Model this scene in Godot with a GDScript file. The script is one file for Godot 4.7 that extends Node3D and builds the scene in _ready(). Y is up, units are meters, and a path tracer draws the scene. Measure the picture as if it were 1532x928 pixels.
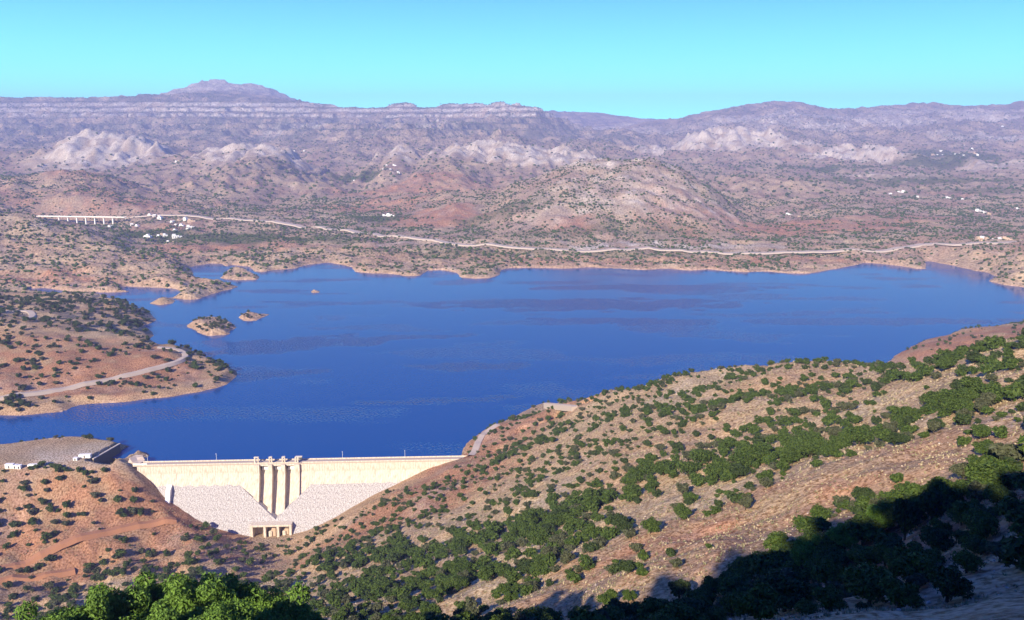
extends Node3D
# A reservoir behind a concrete dam among dry hills. Units are metres, the lake level is y = 0.

const EYE := Vector3(0, 260, 0)
const REGION_NAMES := ["hillside", "abutment_hill", "peninsula", "lake_shore", "foothills", "central_hill", "mountain_range", "valley_floor", "headland"]
const DAM_AT := Vector3(-296, 0, -662)
const DAM_TURN := 0.0509

const LAND: Array = [
	252.3,-330,192.8,1,0, 186,-240,193.9,1,0, 129.6,-165,202.4,1,0, 83.9,-105,213.6,1,0, 57.2,-70,220.5,1,0,
	231.7,-340,186.8,1,0, 182.6,-265,187.1,1,0, 125.8,-180,197.2,1,0, 81.7,-115,209.2,1,0, 54.5,-75,217.7,1,0,
	207.3,-350,179.1,1,0, 173.2,-290,180.2,1,0, 121.1,-200,190.2,1,0, 86.1,-140,199.4,1,0, 62.5,-100,208,1,0,
	50.6,-80,212.8,1,0, 217,-440,144.2,1,0, 173.8,-350,155.2,1,0, 125.5,-250,170.7,1,0, 87.5,-172,185.5,1,0,
	63.1,-122,196.6,1,0, 51.3,-98,202.2,1,0, 203.5,-490,130.7,1,0, 159.2,-380,143.1,1,0, 124.7,-295,154.7,1,0,
	87.9,-205,171.2,1,0, 63.1,-145,184.6,1,0, 51.6,-117,191,1,0, 181.2,-550,117.5,1,0, 130.1,-390,133.6,1,0,
	97.9,-290,146.7,1,0, 67.2,-196,166.7,1,0, 49.5,-142,179.9,1,0, 148.7,-590,103.3,1,0, 110.9,-435,119,1,0,
	83.9,-325,133.1,1,0, 61.5,-235,150.2,1,0, 46.4,-175,165.9,1,0, 39.6,-148,172.7,1,0, 113.1,-620,89.4,1,0,
	88.4,-480,104.5,1,0, 67.1,-360,119.4,1,0, 51,-270,136.1,1,0, 39.2,-205,151.6,1,0, 32.5,-168,161,1,0,
	80.6,-670,67.5,1,0, 63.2,-520,82.9,1,0, 48,-390,101.1,1,0, 35.5,-285,124.3,1,0, 27.1,-215,142.5,1,0,
	23.5,-185,150.9,1,0, 48.4,-735,36.3,1,0, 43,-650,44,1,0, 32.8,-490,68.6,1,0, 24.1,-355,97.1,1,0,
	17.7,-258,123.6,1,0, 14.2,-205,139.1,1,0, 2.3,-735,14.6,1,0, 1.9,-610,32,1,0, 1.5,-480,56.3,1,0,
	1.1,-345,89.7,1,0, 0.7,-225,127.3,1,0, -35.1,-668,3.6,1,0, -28.8,-545,28.7,1,0, -22.7,-425,57.7,1,0,
	-17,-315,90.7,1,0, -13.4,-245,115.6,1,0, -85,-640,-4.6,1,0, -71.6,-535,14.6,1,0, -54.8,-405,49.5,1,0,
	-39.1,-285,92,1,0, -118.3,-622,-21.6,1,0, -106.2,-555,-10,1,0, -84.8,-440,27.4,1,0, -59.4,-305,80.2,1,0,
	-160,-625,-43,1,0, -140.3,-545,-19.5,1,0, -105,-405,35.1,1,0, -83.5,-320,71.3,1,0, 133.1,-720,10,1,0,
	178.6,-700,30,1,0, 229.9,-690,40,1,0, 268.3,-640,60,1,0, 297.5,-600,85,1,0, 311.3,-520,110,1,0,
	349.2,-480,130,1,0, 363.7,-420,190,1,0, 92.2,-760,8,1,0, 58.4,-790,6,1,0, 273,-800,3,1,0,
	388.8,-780,10,1,0, 484.3,-740,30,1,0, 592.7,-700,60,1,0, 0,0,254,0.6,0, -25,0,253,0.6,0,
	25,0,254,0.6,0, 0,16,257,0.6,0, -30,16,256,0.6,0, 30,16,258,0.6,0, 70,16,268,0.6,0,
	0,-15,250,0.6,0, -30,-15,245,0.6,0, 30,-15,250,0.6,0, 60,-20,256,0.6,0, -60,-15,234,0.6,0,
	0,-45,229,0.6,0, -25,-45,226,0.6,0, 25,-45,232,0.6,0, 45,-45,234,0.6,0, -50,-45,219,0.6,0,
	-42,-95,196,0.6,0, 0,-95,199,0.6,0, -75,-95,192,0.6,0, -60,-115,186,0.6,0, -30,-115,186,0.6,0,
	-110,-60,190,0.6,0, -130,0,205,0.6,0, -230,-60,150,0.6,0, -230,60,190,0.6,0, 90,0,270,0.6,0,
	200,0,300,0.6,0, 330,-60,290,0.6,0, 0,60,320,0.6,0, -45,60,317,0.6,0, -83,60,304,0.6,0,
	-112,60,284,0.6,0, -135,50,258,0.6,0, -170,110,270,0.6,0, 60,60,322,0.6,0, 140,60,330,0.6,0,
	0,130,345,0.6,0, -60,130,345,0.6,0, 90,130,352,0.6,0, 220,150,420,0.6,0, 0,230,380,0.6,0,
	-150,230,340,0.6,0, 250,240,450,0.6,0, -320,230,240,0.6,0, 420,0,330,0.6,0, 420,240,420,0.6,0,
	-440,60,120,0.6,0, -440,230,190,0.6,0, -109.8,-170,140,1,0, -88.1,-170,142,1,0, -62.6,-160,150,1,0,
	-49.1,-170,150,1,0, -30.7,-180,150,1,0, -168.6,-260,70,1,0, -135.4,-260,72,1,0, -101.7,-260,82,1,0,
	-74.6,-260,100,1,0, -232.5,-360,5,1,0, -187,-360,5,1,0, -140.6,-360,18,1,0, -103,-360,45,1,0,
	-206.9,-250,60,1,0, -294,-360,0,1,0, -362.5,-450,-30,1,0, -237.9,-632,-35.4,1.7,1, -256.6,-632,-25.6,1.7,1,
	-270.5,-642,-10.9,1.7,1, -289.9,-648,3.1,1.7,1, -293,-656,4.9,1.7,1, -274.7,-652,-14,1.7,1, -309.4,-652,7,1.7,1,
	-377,-612,-11.3,1.7,1, -353,-565,-33.7,1.7,1, -322.4,-510,-39.3,1.7,1, -328.7,-612,-20.8,1.7,1, -310.7,-572,-37.4,1.7,1,
	-287.4,-525,-36.3,1.7,1, -284.5,-625,-17,1.7,1, -272,-592,-32.2,1.7,1, -259,-560,-37.1,1.7,1, -224.3,-592,-38.4,1.7,1,
	-202.1,-530,-24.9,1.7,1, -174.2,-585,-36.4,1.7,1, -143.8,-480,1.1,1.7,1, -444.6,-630,13.9,1.7,1, -419.4,-585,-18.5,1.7,1,
	-386,-530,-39.1,1.7,1, -315,-638,-10.8,1.7,1, -356.2,-630,-4.7,1.7,1, -215.4,-632,-42.5,1.7,1, -320.3,-545,-42.7,1.7,1,
	-277.6,-550,-40.6,1.7,1, -316.8,-646,9.3,0.1,1, -342.1,-645,8.6,0.1,1, -371.8,-643,8.9,0.1,1, -390.5,-640,10,0.1,1,
	-376.7,-672,8.8,0.1,1, -406.4,-668,9.2,0.1,1, -347.6,-678,8.8,0.1,1, -334.2,-684,8.9,0.1,1, -368.3,-698,7.3,0.1,1,
	-451.7,-640,10,0.1,1, -470.1,-668,9.2,0.1,1, -430.3,-655,9.7,0.1,1, -318,-672,8.8,0.1,1, -182.9,-634,-47,0.3,7,
	-167.5,-634,-47,0.3,7, -198.3,-634,-47,0.3,7, -174.1,-600,-50,0.3,7, -159.3,-600,-48,0.3,7, -245,-652,-38,0.3,7,
	-221.8,-652,-46,0.3,7, -188.6,-655,-50,0.3,7, -156.6,-655,-46,0.3,7, -125.2,-660,-30,0.3,7, -88.6,-668,-12,0.3,7,
	-62.1,-672,-3,0.3,7, -267.3,-660,-30,0.3,7, -282.1,-664,-16,0.3,7, -253.4,-676,-40,0.3,7, -195.1,-680,-50,0.3,7,
	-129.5,-684,-34,0.3,7, -163.5,-560,-48,0.3,7, -152.6,-520,-42,0.3,7, -492.7,-820,7.7,1,2, -503.5,-840,11.8,1,2,
	-520.7,-872,20,1,2, -557.9,-940,31.4,1,2, -601.8,-1020,44.3,1,2, -653.1,-1110,40.9,1,2, -448.9,-862,8.8,1,2,
	-456.9,-880,17.8,1,2, -471,-910,24.2,1,2, -497.1,-965,34.6,1,2, -518.9,-1010,38.4,1,2, -398.4,-902,7.4,1,2,
	-405,-920,17.9,1,2, -421.7,-962,28.4,1,2, -375.3,-935,14,1,2, -373.5,-955,20.2,1,2, -342.9,-945,6,1,2,
	-450.4,-1030,25.9,1,2, -573.6,-1120,31.9,1,2, -623.2,-1220,28.8,1,2, -567.3,-1240,19.2,1,2, -513.8,-1190,13,1,2,
	-672,-1190,31.7,1,2, -618.7,-1290,22.5,1,2, -581.9,-810,10.8,1,2, -626.5,-880,32,1,2, -712.5,-1010,46.4,1,2,
	-835.8,-1190,36.3,1,2, -492.8,-1090,19.2,1,2, -514.5,-1000,32.7,1,2, -745.9,-1270,21.3,1,2, -703.4,-1300,18.7,1,2,
	-861,-1470,4.3,1,3, -819.9,-1520,2.6,1,3, -735.8,-1490,3.1,1,3, -665.3,-1540,6.4,1,3, -944.4,-1620,18.2,1,3,
	-1019.9,-1760,51.1,1,3, -1122.3,-1950,97.7,1,3, -1035.7,-1950,84.5,1,3, -888.8,-1850,54.5,1,3, -781.4,-1760,37.7,1,3,
	-690.5,-1680,24.7,1,3, -633.7,-1630,19.2,1,3, -842.5,-1640,27.8,1,3, -741.3,-1580,18.1,1,3, -673,-1560,15.2,1,3,
	-1339.5,-1950,116.6,1,3, -1146.8,-1650,39,1,3, -1002.8,-1430,2.3,1,3, -611.7,-1620,15.7,1,3, -581.6,-1490,8.9,1,3,
	-527.1,-1480,7.1,1,3, -496.2,-1490,8.9,1,3, -1299.7,-2250,30,1,3, -1198.5,-2250,25,1,3, -1017.2,-2150,16,1,3,
	-920,-2150,13,1,3, -822.4,-2150,14,1,3, -723.1,-2050,12,1,3, -660.3,-2000,14,1,3, -540.8,-1950,12,1,3,
	-895.6,-2300,17,1,3, -621.7,-2250,18,1,3, -772.6,-1900,8,1,3, -682.7,-1850,6,1,3, -568.8,-1800,9,1,3,
	-519.7,-1640,7,1,3, -483.3,-1560,5,1,3, -527.8,-1800,8,1,3, -445.9,-1800,5,1,3, -462.5,-1870,12,1,3,
	-493.5,-2000,17,1,3, -336.5,-1800,5,1,3, -349,-1870,12,1,3, -372.4,-2000,17,1,3, -227.1,-1800,5,1,3,
	-235.5,-1870,12,1,3, -251.3,-2000,17,1,3, -117.6,-1800,5,1,3, -122,-1870,12,1,3, -130.2,-2000,17,1,3,
	-8.2,-1800,5,1,3, -8.5,-1870,12,1,3, -9.1,-2000,17,1,3, 101.2,-1800,5,1,3, 105,-1870,12,1,3,
	112,-2000,17,1,3, 210.7,-1800,5,1,3, 218.5,-1870,12,1,3, 233.1,-2000,17,1,3, 320.1,-1800,5,1,3,
	331.9,-1870,12,1,3, 354.3,-2000,17,1,3, 429.5,-1800,5,1,3, 445.4,-1870,12,1,3, 475.4,-2000,17,1,3,
	538.9,-1800,5,1,3, 558.9,-1870,12,1,3, 596.5,-2000,17,1,3, 648.4,-1800,5,1,3, 672.4,-1870,12,1,3,
	717.6,-2000,17,1,3, 757.8,-1800,5,1,3, 785.9,-1870,12,1,3, 838.7,-2000,17,1,3, 862.1,-1790,9.3,1,3,
	944.5,-1850,29.2,1,3, 972.7,-1800,42.3,1,3, 1020.3,-1760,48.4,1,3, 890.5,-1640,21.5,1,3, 921.1,-1580,24.2,1,3,
	1098.2,-1740,50.8,1,3, 990.1,-1560,27.2,1,3, 1203,-1700,45.3,1,3, 976.2,-1680,37.6,1,3, 890.5,-1740,20.3,1,3,
	452.1,-1005,1.2,1,8, 480.5,-1035,7.5,1,8, 500.3,-1020,20.1,1,8, 541.8,-1010,27.3,1,8, 579.9,-980,37.3,1,8,
	611.8,-950,46.4,1,8, 546.2,-920,34.8,1,8, 496.6,-950,24.5,1,8, 581.8,-900,39.7,1,8, 705.9,-930,56,1,8,
	655.9,-860,49.5,1,8, -1281.1,-2440,7,0.1,3, -1322.2,-2520,7,0.1,3, -1235,-2440,7,0.1,3, -1274.7,-2520,7,0.1,3,
	-1189,-2440,7,0.1,3, -1227.2,-2520,7,0.1,3, -1143,-2440,7,0.1,3, -1179.7,-2520,7,0.1,3, -1106.2,-2440,7,0.1,3,
	-1141.7,-2520,7,0.1,3, -393.4,-1130,7,1,3, -355.9,-1190,4,1,3, -512.6,-1280,3,1,3, -2049,-3000,124,1,4,
	-1849.1,-3000,115.2,1,4, -1714.8,-3000,115.2,1,4, -1579.5,-3000,124,1,4, -1421.7,-3000,137.3,1,4, -1334.6,-3000,110.8,1,4,
	-1260.3,-3000,61.8,1,4, -1649.5,-2600,68.9,1,4, -1415.1,-2600,72.7,1,4, -1201.1,-2600,68.9,1,4, -1037.1,-2600,45.5,1,4,
	-2428,-4500,135.5,1.3,4, -2273,-4500,175,1.3,4, -2118,-4500,234,1.3,4, -1953.5,-4500,207.8,1.3,4, -1839.5,-4500,175,1.3,4,
	-1758.6,-4500,142.1,1.3,4, -1629.1,-4500,82.6,1.3,4, -1456.2,-4200,119.1,1.2,4, -1343.7,-4200,168.4,1.2,4, -1232.3,-4200,208.2,1.2,4,
	-1165.7,-4200,174.5,1.2,4, -1078.4,-4200,174.5,1.2,4, -925.5,-4200,106.8,1.2,4, -788.2,-4200,13.7,1.2,4, -1275.9,-3400,30.3,1,4,
	-1106.5,-3400,90.9,1,4, -928,-3400,105.9,1,4, -777.4,-3400,73.2,1,4, -626.9,-3400,20.2,1,4, -675,-4200,119.1,1.3,4,
	-517.4,-4200,174.5,1.3,4, -393.5,-4200,134.6,1.3,4, -205.6,-4200,180.7,1.3,4, -18.7,-4200,208.2,1.3,4, 106,-4200,171.5,1.3,4,
	262.2,-4200,146.9,1.3,4, 418.4,-4200,137.6,1.3,4, -447.6,-3400,55.6,0.8,4, -344.8,-3400,105.9,0.8,4, -255.7,-3400,131,0.8,4,
	-167.3,-3400,105.9,0.8,4, -78.8,-3400,60.6,0.8,4, -39.6,-3300,17.4,0.8,4, -509.8,-3300,17.4,0.8,4, -296,-2520,21.9,0.6,4,
	-238.6,-2520,46.5,0.6,4, -162.6,-2520,69.1,0.6,4, -124.9,-2520,55.9,0.6,4, -91.1,-2520,21.9,0.6,4, -309.4,-2330,17,0.5,4,
	-203.9,-2330,15.2,0.5,4, -80.9,-2330,15.2,0.5,4, -861.8,-2900,36,0.5,4, -819.1,-2900,20.8,0.5,4, -12.1,-2700,91.7,1.2,5,
	68.5,-2700,133.7,1.2,5, 148.7,-2700,161.5,1.2,5, 208.8,-2700,177.4,1.2,5, 329.2,-2700,181.3,1.2,5, 469.8,-2700,177.4,1.2,5,
	551.7,-2700,137.6,1.2,5, 635.4,-2700,69.6,1.2,5, 740.3,-2700,0.8,1.2,5, -134.7,-2350,20.2,1.2,5, -45.9,-2350,66.2,1.2,5,
	59.9,-2350,87.2,1.2,5, 165.4,-2350,104.7,1.2,5, 288.4,-2350,113.5,1.2,5, 411.9,-2350,101.2,1.2,5, 519.5,-2350,55.6,1.2,5,
	610.2,-2350,7.8,1.2,5, -104.8,-2100,18.7,0.8,5, 53.9,-2100,26.7,0.8,5, 212.4,-2100,34.6,0.8,5, 371.2,-2100,26.7,0.8,5,
	530.5,-2100,13.9,0.8,5, 232.7,-3000,124,1,5, 411.5,-3000,128.5,1,5, 799.7,-3300,61.6,1,4, 920.4,-3300,110.5,1,4,
	1045.4,-3300,78.7,1,4, 874.7,-5500,107.8,1.3,4, 1076,-5500,188.2,1.3,4, 1317.8,-5500,244.2,1.3,4, 1441.5,-5500,212.2,1.3,4,
	1603.5,-5500,228.2,1.3,4, 1771.4,-5500,148.1,1.3,4, 1763.1,-5000,96,1.2,4, 1944.3,-5000,158.3,1.2,4, 2094,-5000,143.6,1.2,4,
	2172,-5000,96,1.2,4, 2226,-4300,65.1,1,4, 2349,-4300,109.5,1,4, 2540,-4300,122.1,1,4, 2734,-4300,103.2,1,4,
	-2029,-6600,260.2,1.2,6, -1199.1,-6600,284.1,1.2,6, -808.8,-6600,298.4,1.2,6, -418.9,-6600,308,1.2,6, -854.8,-5600,186.9,1.2,6,
	-480.7,-5600,227.7,1.2,6, -190.5,-5600,239.9,1.2,6, 140.9,-5600,219.5,1.2,6, 348.8,-5600,170.6,1.2,6, -6845,-8000,548.1,0.6,6,
	-5966,-8000,536.7,0.6,6, -5201,-8000,548.1,0.6,6, -4497,-8000,548.1,0.6,6, -3910,-8000,542.4,0.6,6, -3557,-8000,553.8,0.6,6,
	-3204,-8000,559.6,0.6,6, -2734,-8000,565.3,0.6,6, -2266,-8000,548.1,0.6,6, -1827.5,-8000,508.1,0.6,6, -1564.4,-8000,473.7,0.6,6,
	-1211.6,-8000,473.7,0.6,6, -975.6,-8000,502.3,0.6,6, -740.9,-8000,479.4,0.6,6, -270.3,-8000,502.3,0.6,6, -6639,-7750,494.8,0.5,6,
	-5786,-7750,483.7,0.5,6, -5044,-7750,494.8,0.5,6, -4361,-7750,494.8,0.5,6, -3792,-7750,489.2,0.5,6, -3450,-7750,500.3,0.5,6,
	-3108,-7750,505.9,0.5,6, -2652,-7750,511.4,0.5,6, -2198,-7750,494.8,0.5,6, -1772.5,-7750,455.9,0.5,6, -1517.3,-7750,422.5,0.5,6,
	-1175.1,-7750,422.5,0.5,6, -946.2,-7750,450.3,0.5,6, -718.6,-7750,428.1,0.5,6, -262.2,-7750,450.3,0.5,6, -6521,-7600,424.8,0.8,6,
	-5684,-7600,413.9,0.8,6, -4955,-7600,424.8,0.8,6, -4284,-7600,424.8,0.8,6, -3725,-7600,419.3,0.8,6, -3389,-7600,430.3,0.8,6,
	-3053,-7600,435.7,0.8,6, -2605,-7600,441.2,0.8,6, -2159,-7600,424.8,0.8,6, -1741.2,-7600,386.5,0.8,6, -1490.5,-7600,353.7,0.8,6,
	-1154.3,-7600,353.7,0.8,6, -929.5,-7600,381.1,0.8,6, -705.9,-7600,359.1,0.8,6, -257.6,-7600,381.1,0.8,6, -6112,-7100,301.3,1.2,6,
	-5327,-7100,291.1,1.2,6, -4644,-7100,301.3,1.2,6, -4015,-7100,301.3,1.2,6, -3491,-7100,296.2,1.2,6, -3176,-7100,306.5,1.2,6,
	-2861,-7100,311.6,1.2,6, -2441,-7100,316.7,1.2,6, -2023,-7100,301.3,1.2,6, -1631.8,-7100,265.4,1.2,6, -1396.9,-7100,234.5,1.2,6,
	-1081.8,-7100,234.5,1.2,6, -871.1,-7100,260.2,1.2,6, -661.6,-7100,239.6,1.2,6, -241.4,-7100,260.2,1.2,6, -5694,-6600,221.9,1.1,6,
	-4963,-6600,212.3,1.1,6, -4327,-6600,221.9,1.1,6, -3741,-6600,221.9,1.1,6, -3253,-6600,217.1,1.1,6, -2959,-6600,226.7,1.1,6,
	-2666,-6600,231.5,1.1,6, -2275,-6600,236.3,1.1,6, -1885.1,-6600,221.9,1.1,6, -3735,-9500,615.7,0.3,6, -3450,-9500,703.8,0.3,6,
	-3236,-9500,784.7,0.3,6, -3095,-9500,811.7,0.3,6, -2959,-9500,778,0.3,6, -2822,-9500,737.5,0.3,6, -2710,-9500,757.8,0.3,6,
	-2545,-9500,717.3,0.3,6, -2341,-9500,629.3,0.3,6, -2170,-9500,561.4,0.3,6, -3533,-8900,580.5,0.4,6, -3237,-8900,618.7,0.4,6,
	-2908,-8900,650.4,0.4,6, -2648,-8900,637.7,0.4,6, -2389,-8900,612.3,0.4,6, -2130,-8900,555.1,0.4,6, -4093,-10200,554.4,0.4,6,
	-3338,-10200,627.4,0.4,6, -2741,-10200,590.9,0.4,6, -2295,-10200,517.8,0.4,6, -33.5,-7600,468.4,1,6, 190,-7600,457.5,1,6,
	358.5,-7600,370.1,1,6, 527.7,-7600,282.3,1,6, -134.1,-7000,361.4,1,6, 175.5,-7000,336.2,1,6, 383.1,-7000,234.8,1,6,
	287.5,-11500,550.7,0.3,6, 541.2,-11500,550.7,0.3,6, 1134,-11500,509.4,0.3,6, 1558.8,-11500,451.5,0.3,6, 1982.9,-11500,434.9,0.3,6,
	2490,-11500,459.7,0.3,6, 523.4,-11100,436.8,0.8,6, 1096.6,-11100,396.8,0.8,6, 1506.9,-11100,356.7,0.8,6, 1917,-11100,340.7,0.8,6,
	2408,-11100,356.7,0.8,6, 694.7,-10000,260.3,1,6, 1212.6,-10000,238.6,1,6, 1730.2,-10000,238.6,1,6, 793.9,-8000,178.9,1,6,
	1267.7,-8000,184.7,1,6, 1646.8,-8800,400.2,0.6,6, 1839.7,-8800,438.2,0.6,6, 2031,-8800,495,0.6,6, 2289,-8800,514,0.6,6,
	2578,-8800,545.5,0.6,6, 2936,-8800,507.7,0.6,6, 3391,-8800,488.7,0.6,6, 3647,-8800,514,0.6,6, 4098,-8800,532.9,0.6,6,
	4360,-8800,501.4,0.6,6, 4745,-8800,532.9,0.6,6, 4950,-8800,545.5,0.6,6, 5715,-8800,526.6,0.6,6, 6682,-8800,545.5,0.6,6,
	7657,-8800,514,0.6,6, 1519.3,-8100,295.5,1,6, 1697.3,-8100,330.6,1,6, 1874.1,-8100,383.2,1,6, 2112,-8100,400.7,1,6,
	2379,-8100,429.8,1,6, 2709,-8100,394.9,1,6, 3128,-8100,377.3,1,6, 3365,-8100,400.7,1,6, 3781,-8100,418.2,1,6,
	4022,-8100,389,1,6, 4377,-8100,418.2,1,6, 4567,-8100,429.8,1,6, 5272,-8100,412.3,1,6, 6164,-8100,429.8,1,6,
	7064,-8100,400.7,1,6, 1354,-7200,197.5,1.1,6, 1512.6,-7200,228.9,1.1,6, 1670.2,-7200,275.9,1.1,6, 1882.2,-7200,291.5,1.1,6,
	2120,-7200,317.5,1.1,6, 2414,-7200,286.3,1.1,6, 2788,-7200,270.7,1.1,6, 2999,-7200,291.5,1.1,6, 3369,-7200,307.1,1.1,6,
	3585,-7200,281.1,1.1,6, 3901,-7200,307.1,1.1,6, 4070,-7200,317.5,1.1,6, 4699,-7200,301.9,1.1,6, 5494,-7200,317.5,1.1,6,
	6295,-7200,291.5,1.1,6, 1207.2,-6400,106.4,1,6, 1348.6,-6400,134.5,1,6, 1489.2,-6400,176.5,1,6, 1678.1,-6400,190.5,1,6,
	1890.1,-6400,213.7,1,6, 2152,-6400,185.8,1,6, 2485,-6400,171.8,1,6, 2674,-6400,190.5,1,6, 3004,-6400,204.4,1,6,
	3196,-6400,181.1,1,6, 3478,-6400,204.4,1,6, 3629,-6400,213.7,1,6, 4189,-6400,199.8,1,6, 4898,-6400,213.7,1,6,
	5613,-6400,190.5,1,6, -8043,-9400,398.6,1,6, -6111,-9400,398.6,1,6, -4595,-9400,391.8,1,6, -1838.2,-9400,311.1,1,6,
	-1146.3,-9400,344.8,1,6, -317.7,-9400,344.8,1,6, 1908.8,-10200,222.5,1,6, 2355,-10200,332.4,1,6, 2989,-10200,390.9,1,6,
	3930,-10200,325.1,1,6, 4750,-10200,376.3,1,6, 5499,-10200,376.3,1,6, 6624,-10200,369,1,6, 8875,-10200,354.4,1,6,
	-1901.7,-2250,22,0.7,4, -2127,-2600,32,0.7,4, -2510,-3000,45,0.7,4, -2854,-3500,62,0.7,4, -3464,-4100,78,0.7,4,
	-4007,-4800,100,0.7,4, -4649,-5600,130,0.7,4, -3014,-4100,78,0.7,4, -4656,-6200,165,0.7,4, -1504.4,-2250,22,0.7,4,
	-2399,-3500,62,0.7,4, -3171,-4800,100,0.7,4, -3676,-5600,130,0.7,4, -2014,-3500,62,0.7,4, -2482,-4100,78,0.7,4,
	-2033,-4100,78,0.7,4, -2703,-5600,130,0.7,4, -1559.1,-3500,62,0.7,4, -1979.2,-5600,130,0.7,4, -701.9,-2600,32,0.7,4,
	-1189.2,-4800,100,0.7,4, -1368,-5600,130,0.7,4, -539.7,-3000,45,0.7,4, -353.5,-4800,100,0.7,4, -13.5,-3000,45,0.7,4,
	46,-6200,165,0.7,4, 277.3,-3500,62,0.7,4, 267.8,-4800,100,0.7,4, 792.8,-4800,100,0.7,4, 708.4,-3000,45,0.7,4,
	911,-4100,78,0.7,4, 1360.4,-4100,78,0.7,4, 1414.2,-4800,100,0.7,4, 925.4,-2250,22,0.7,4, 1010.8,-2600,32,0.7,4,
	1234.7,-3000,45,0.7,4, 1344.6,-3500,62,0.7,4, 2274,-5600,130,0.7,4, 1298.2,-2600,32,0.7,4, 1729.1,-3500,62,0.7,4,
	1892.3,-4100,78,0.7,4, 1322.7,-2250,22,0.7,4, 1760.9,-3000,45,0.7,4, 2775,-4800,100,0.7,4, 3247,-5600,130,0.7,4,
	1638.4,-2600,32,0.7,4, 2184,-3500,62,0.7,4, 1618.2,-2250,22,0.7,4, 1925.9,-2600,32,0.7,4, 2152,-3000,45,0.7,4,
	2569,-3500,62,0.7,4, 3057,-4100,78,0.7,4, 3396,-4800,100,0.7,4, 3971,-5600,130,0.7,4, 1867.8,-2250,22,0.7,4,
	2483,-3000,45,0.7,4, 3921,-4800,100,0.7,4, 4582,-5600,130,0.7,4, 2383,-2600,32,0.7,4, 3181,-3500,62,0.7,4,
	3589,-4100,78,0.7,4, -11644,-13500,200,1,6, -12946,-15000,150,1,6, -10146,-13500,200,1,6, -11280,-15000,150,1,6,
	-8648,-13500,200,1,6, -9615,-15000,150,1,6, -7150,-13500,200,1,6, -7950,-15000,150,1,6, -5652,-13500,200,1,6,
	-6284,-15000,150,1,6, -4154,-13500,200,1,6, -4619,-15000,150,1,6, -2656,-13500,200,1,6, -2953,-15000,150,1,6,
	-1158.5,-13500,200,1,6, -1287.9,-15000,150,1,6, 339.5,-13500,200,1,6, 377.5,-15000,150,1,6, 1837.5,-13500,200,1,6,
	2043,-15000,150,1,6, 3336,-13500,200,1,6, 3708,-15000,150,1,6, 4834,-13500,200,1,6, 5374,-15000,150,1,6,
	6332,-13500,200,1,6, 7039,-15000,150,1,6, 7830,-13500,200,1,6, 8704,-15000,150,1,6, 9328,-13500,200,1,6,
	10370,-15000,150,1,6, 10826,-13500,200,1,6, 12035,-15000,150,1,6, -9000,-2000,150,1,6, -9000,-8000,500,1,6,
	9000,-2000,150,1,6, 9000,-8000,500,1,6, -9000,-15200,150,1,6, 9000,-15200,150,1,6, -9000,900,200,1,6,
	9000,900,200,1,6, -2000,900,200,1,6, 2000,900,300,1,6, 0,900,350,1,6, -1500,-600,60,1,6,
	1500,-700,120,1,6, -1800,-1500,60,1,6, 1900,-1500,60,1,6, -335.1,-1383.2,5,0,3, -176.1,-1383.2,5,0,3,
	36.1,-1383.2,5,0,3, 248.2,-1383.2,5,0,3, 460.3,-1383.2,5,0,3, 672.4,-1383.2,5,0,3, -261.8,-1069.3,5,0,3,
	-137.5,-1069.3,5,0,3, 28.2,-1069.3,5,0,3, 200.1,-1105.4,5,0,3, 383.6,-1144,5,0,3, 647.7,-1229.4,5,0,3,
	-199.5,-802.3,5,0,3, -104.8,-802.3,5,0,3, -280.8,-763.5,5,0,3, -371.2,-763.5,5,0,3, 781.1,-1328,5,0,3,
]
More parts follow.
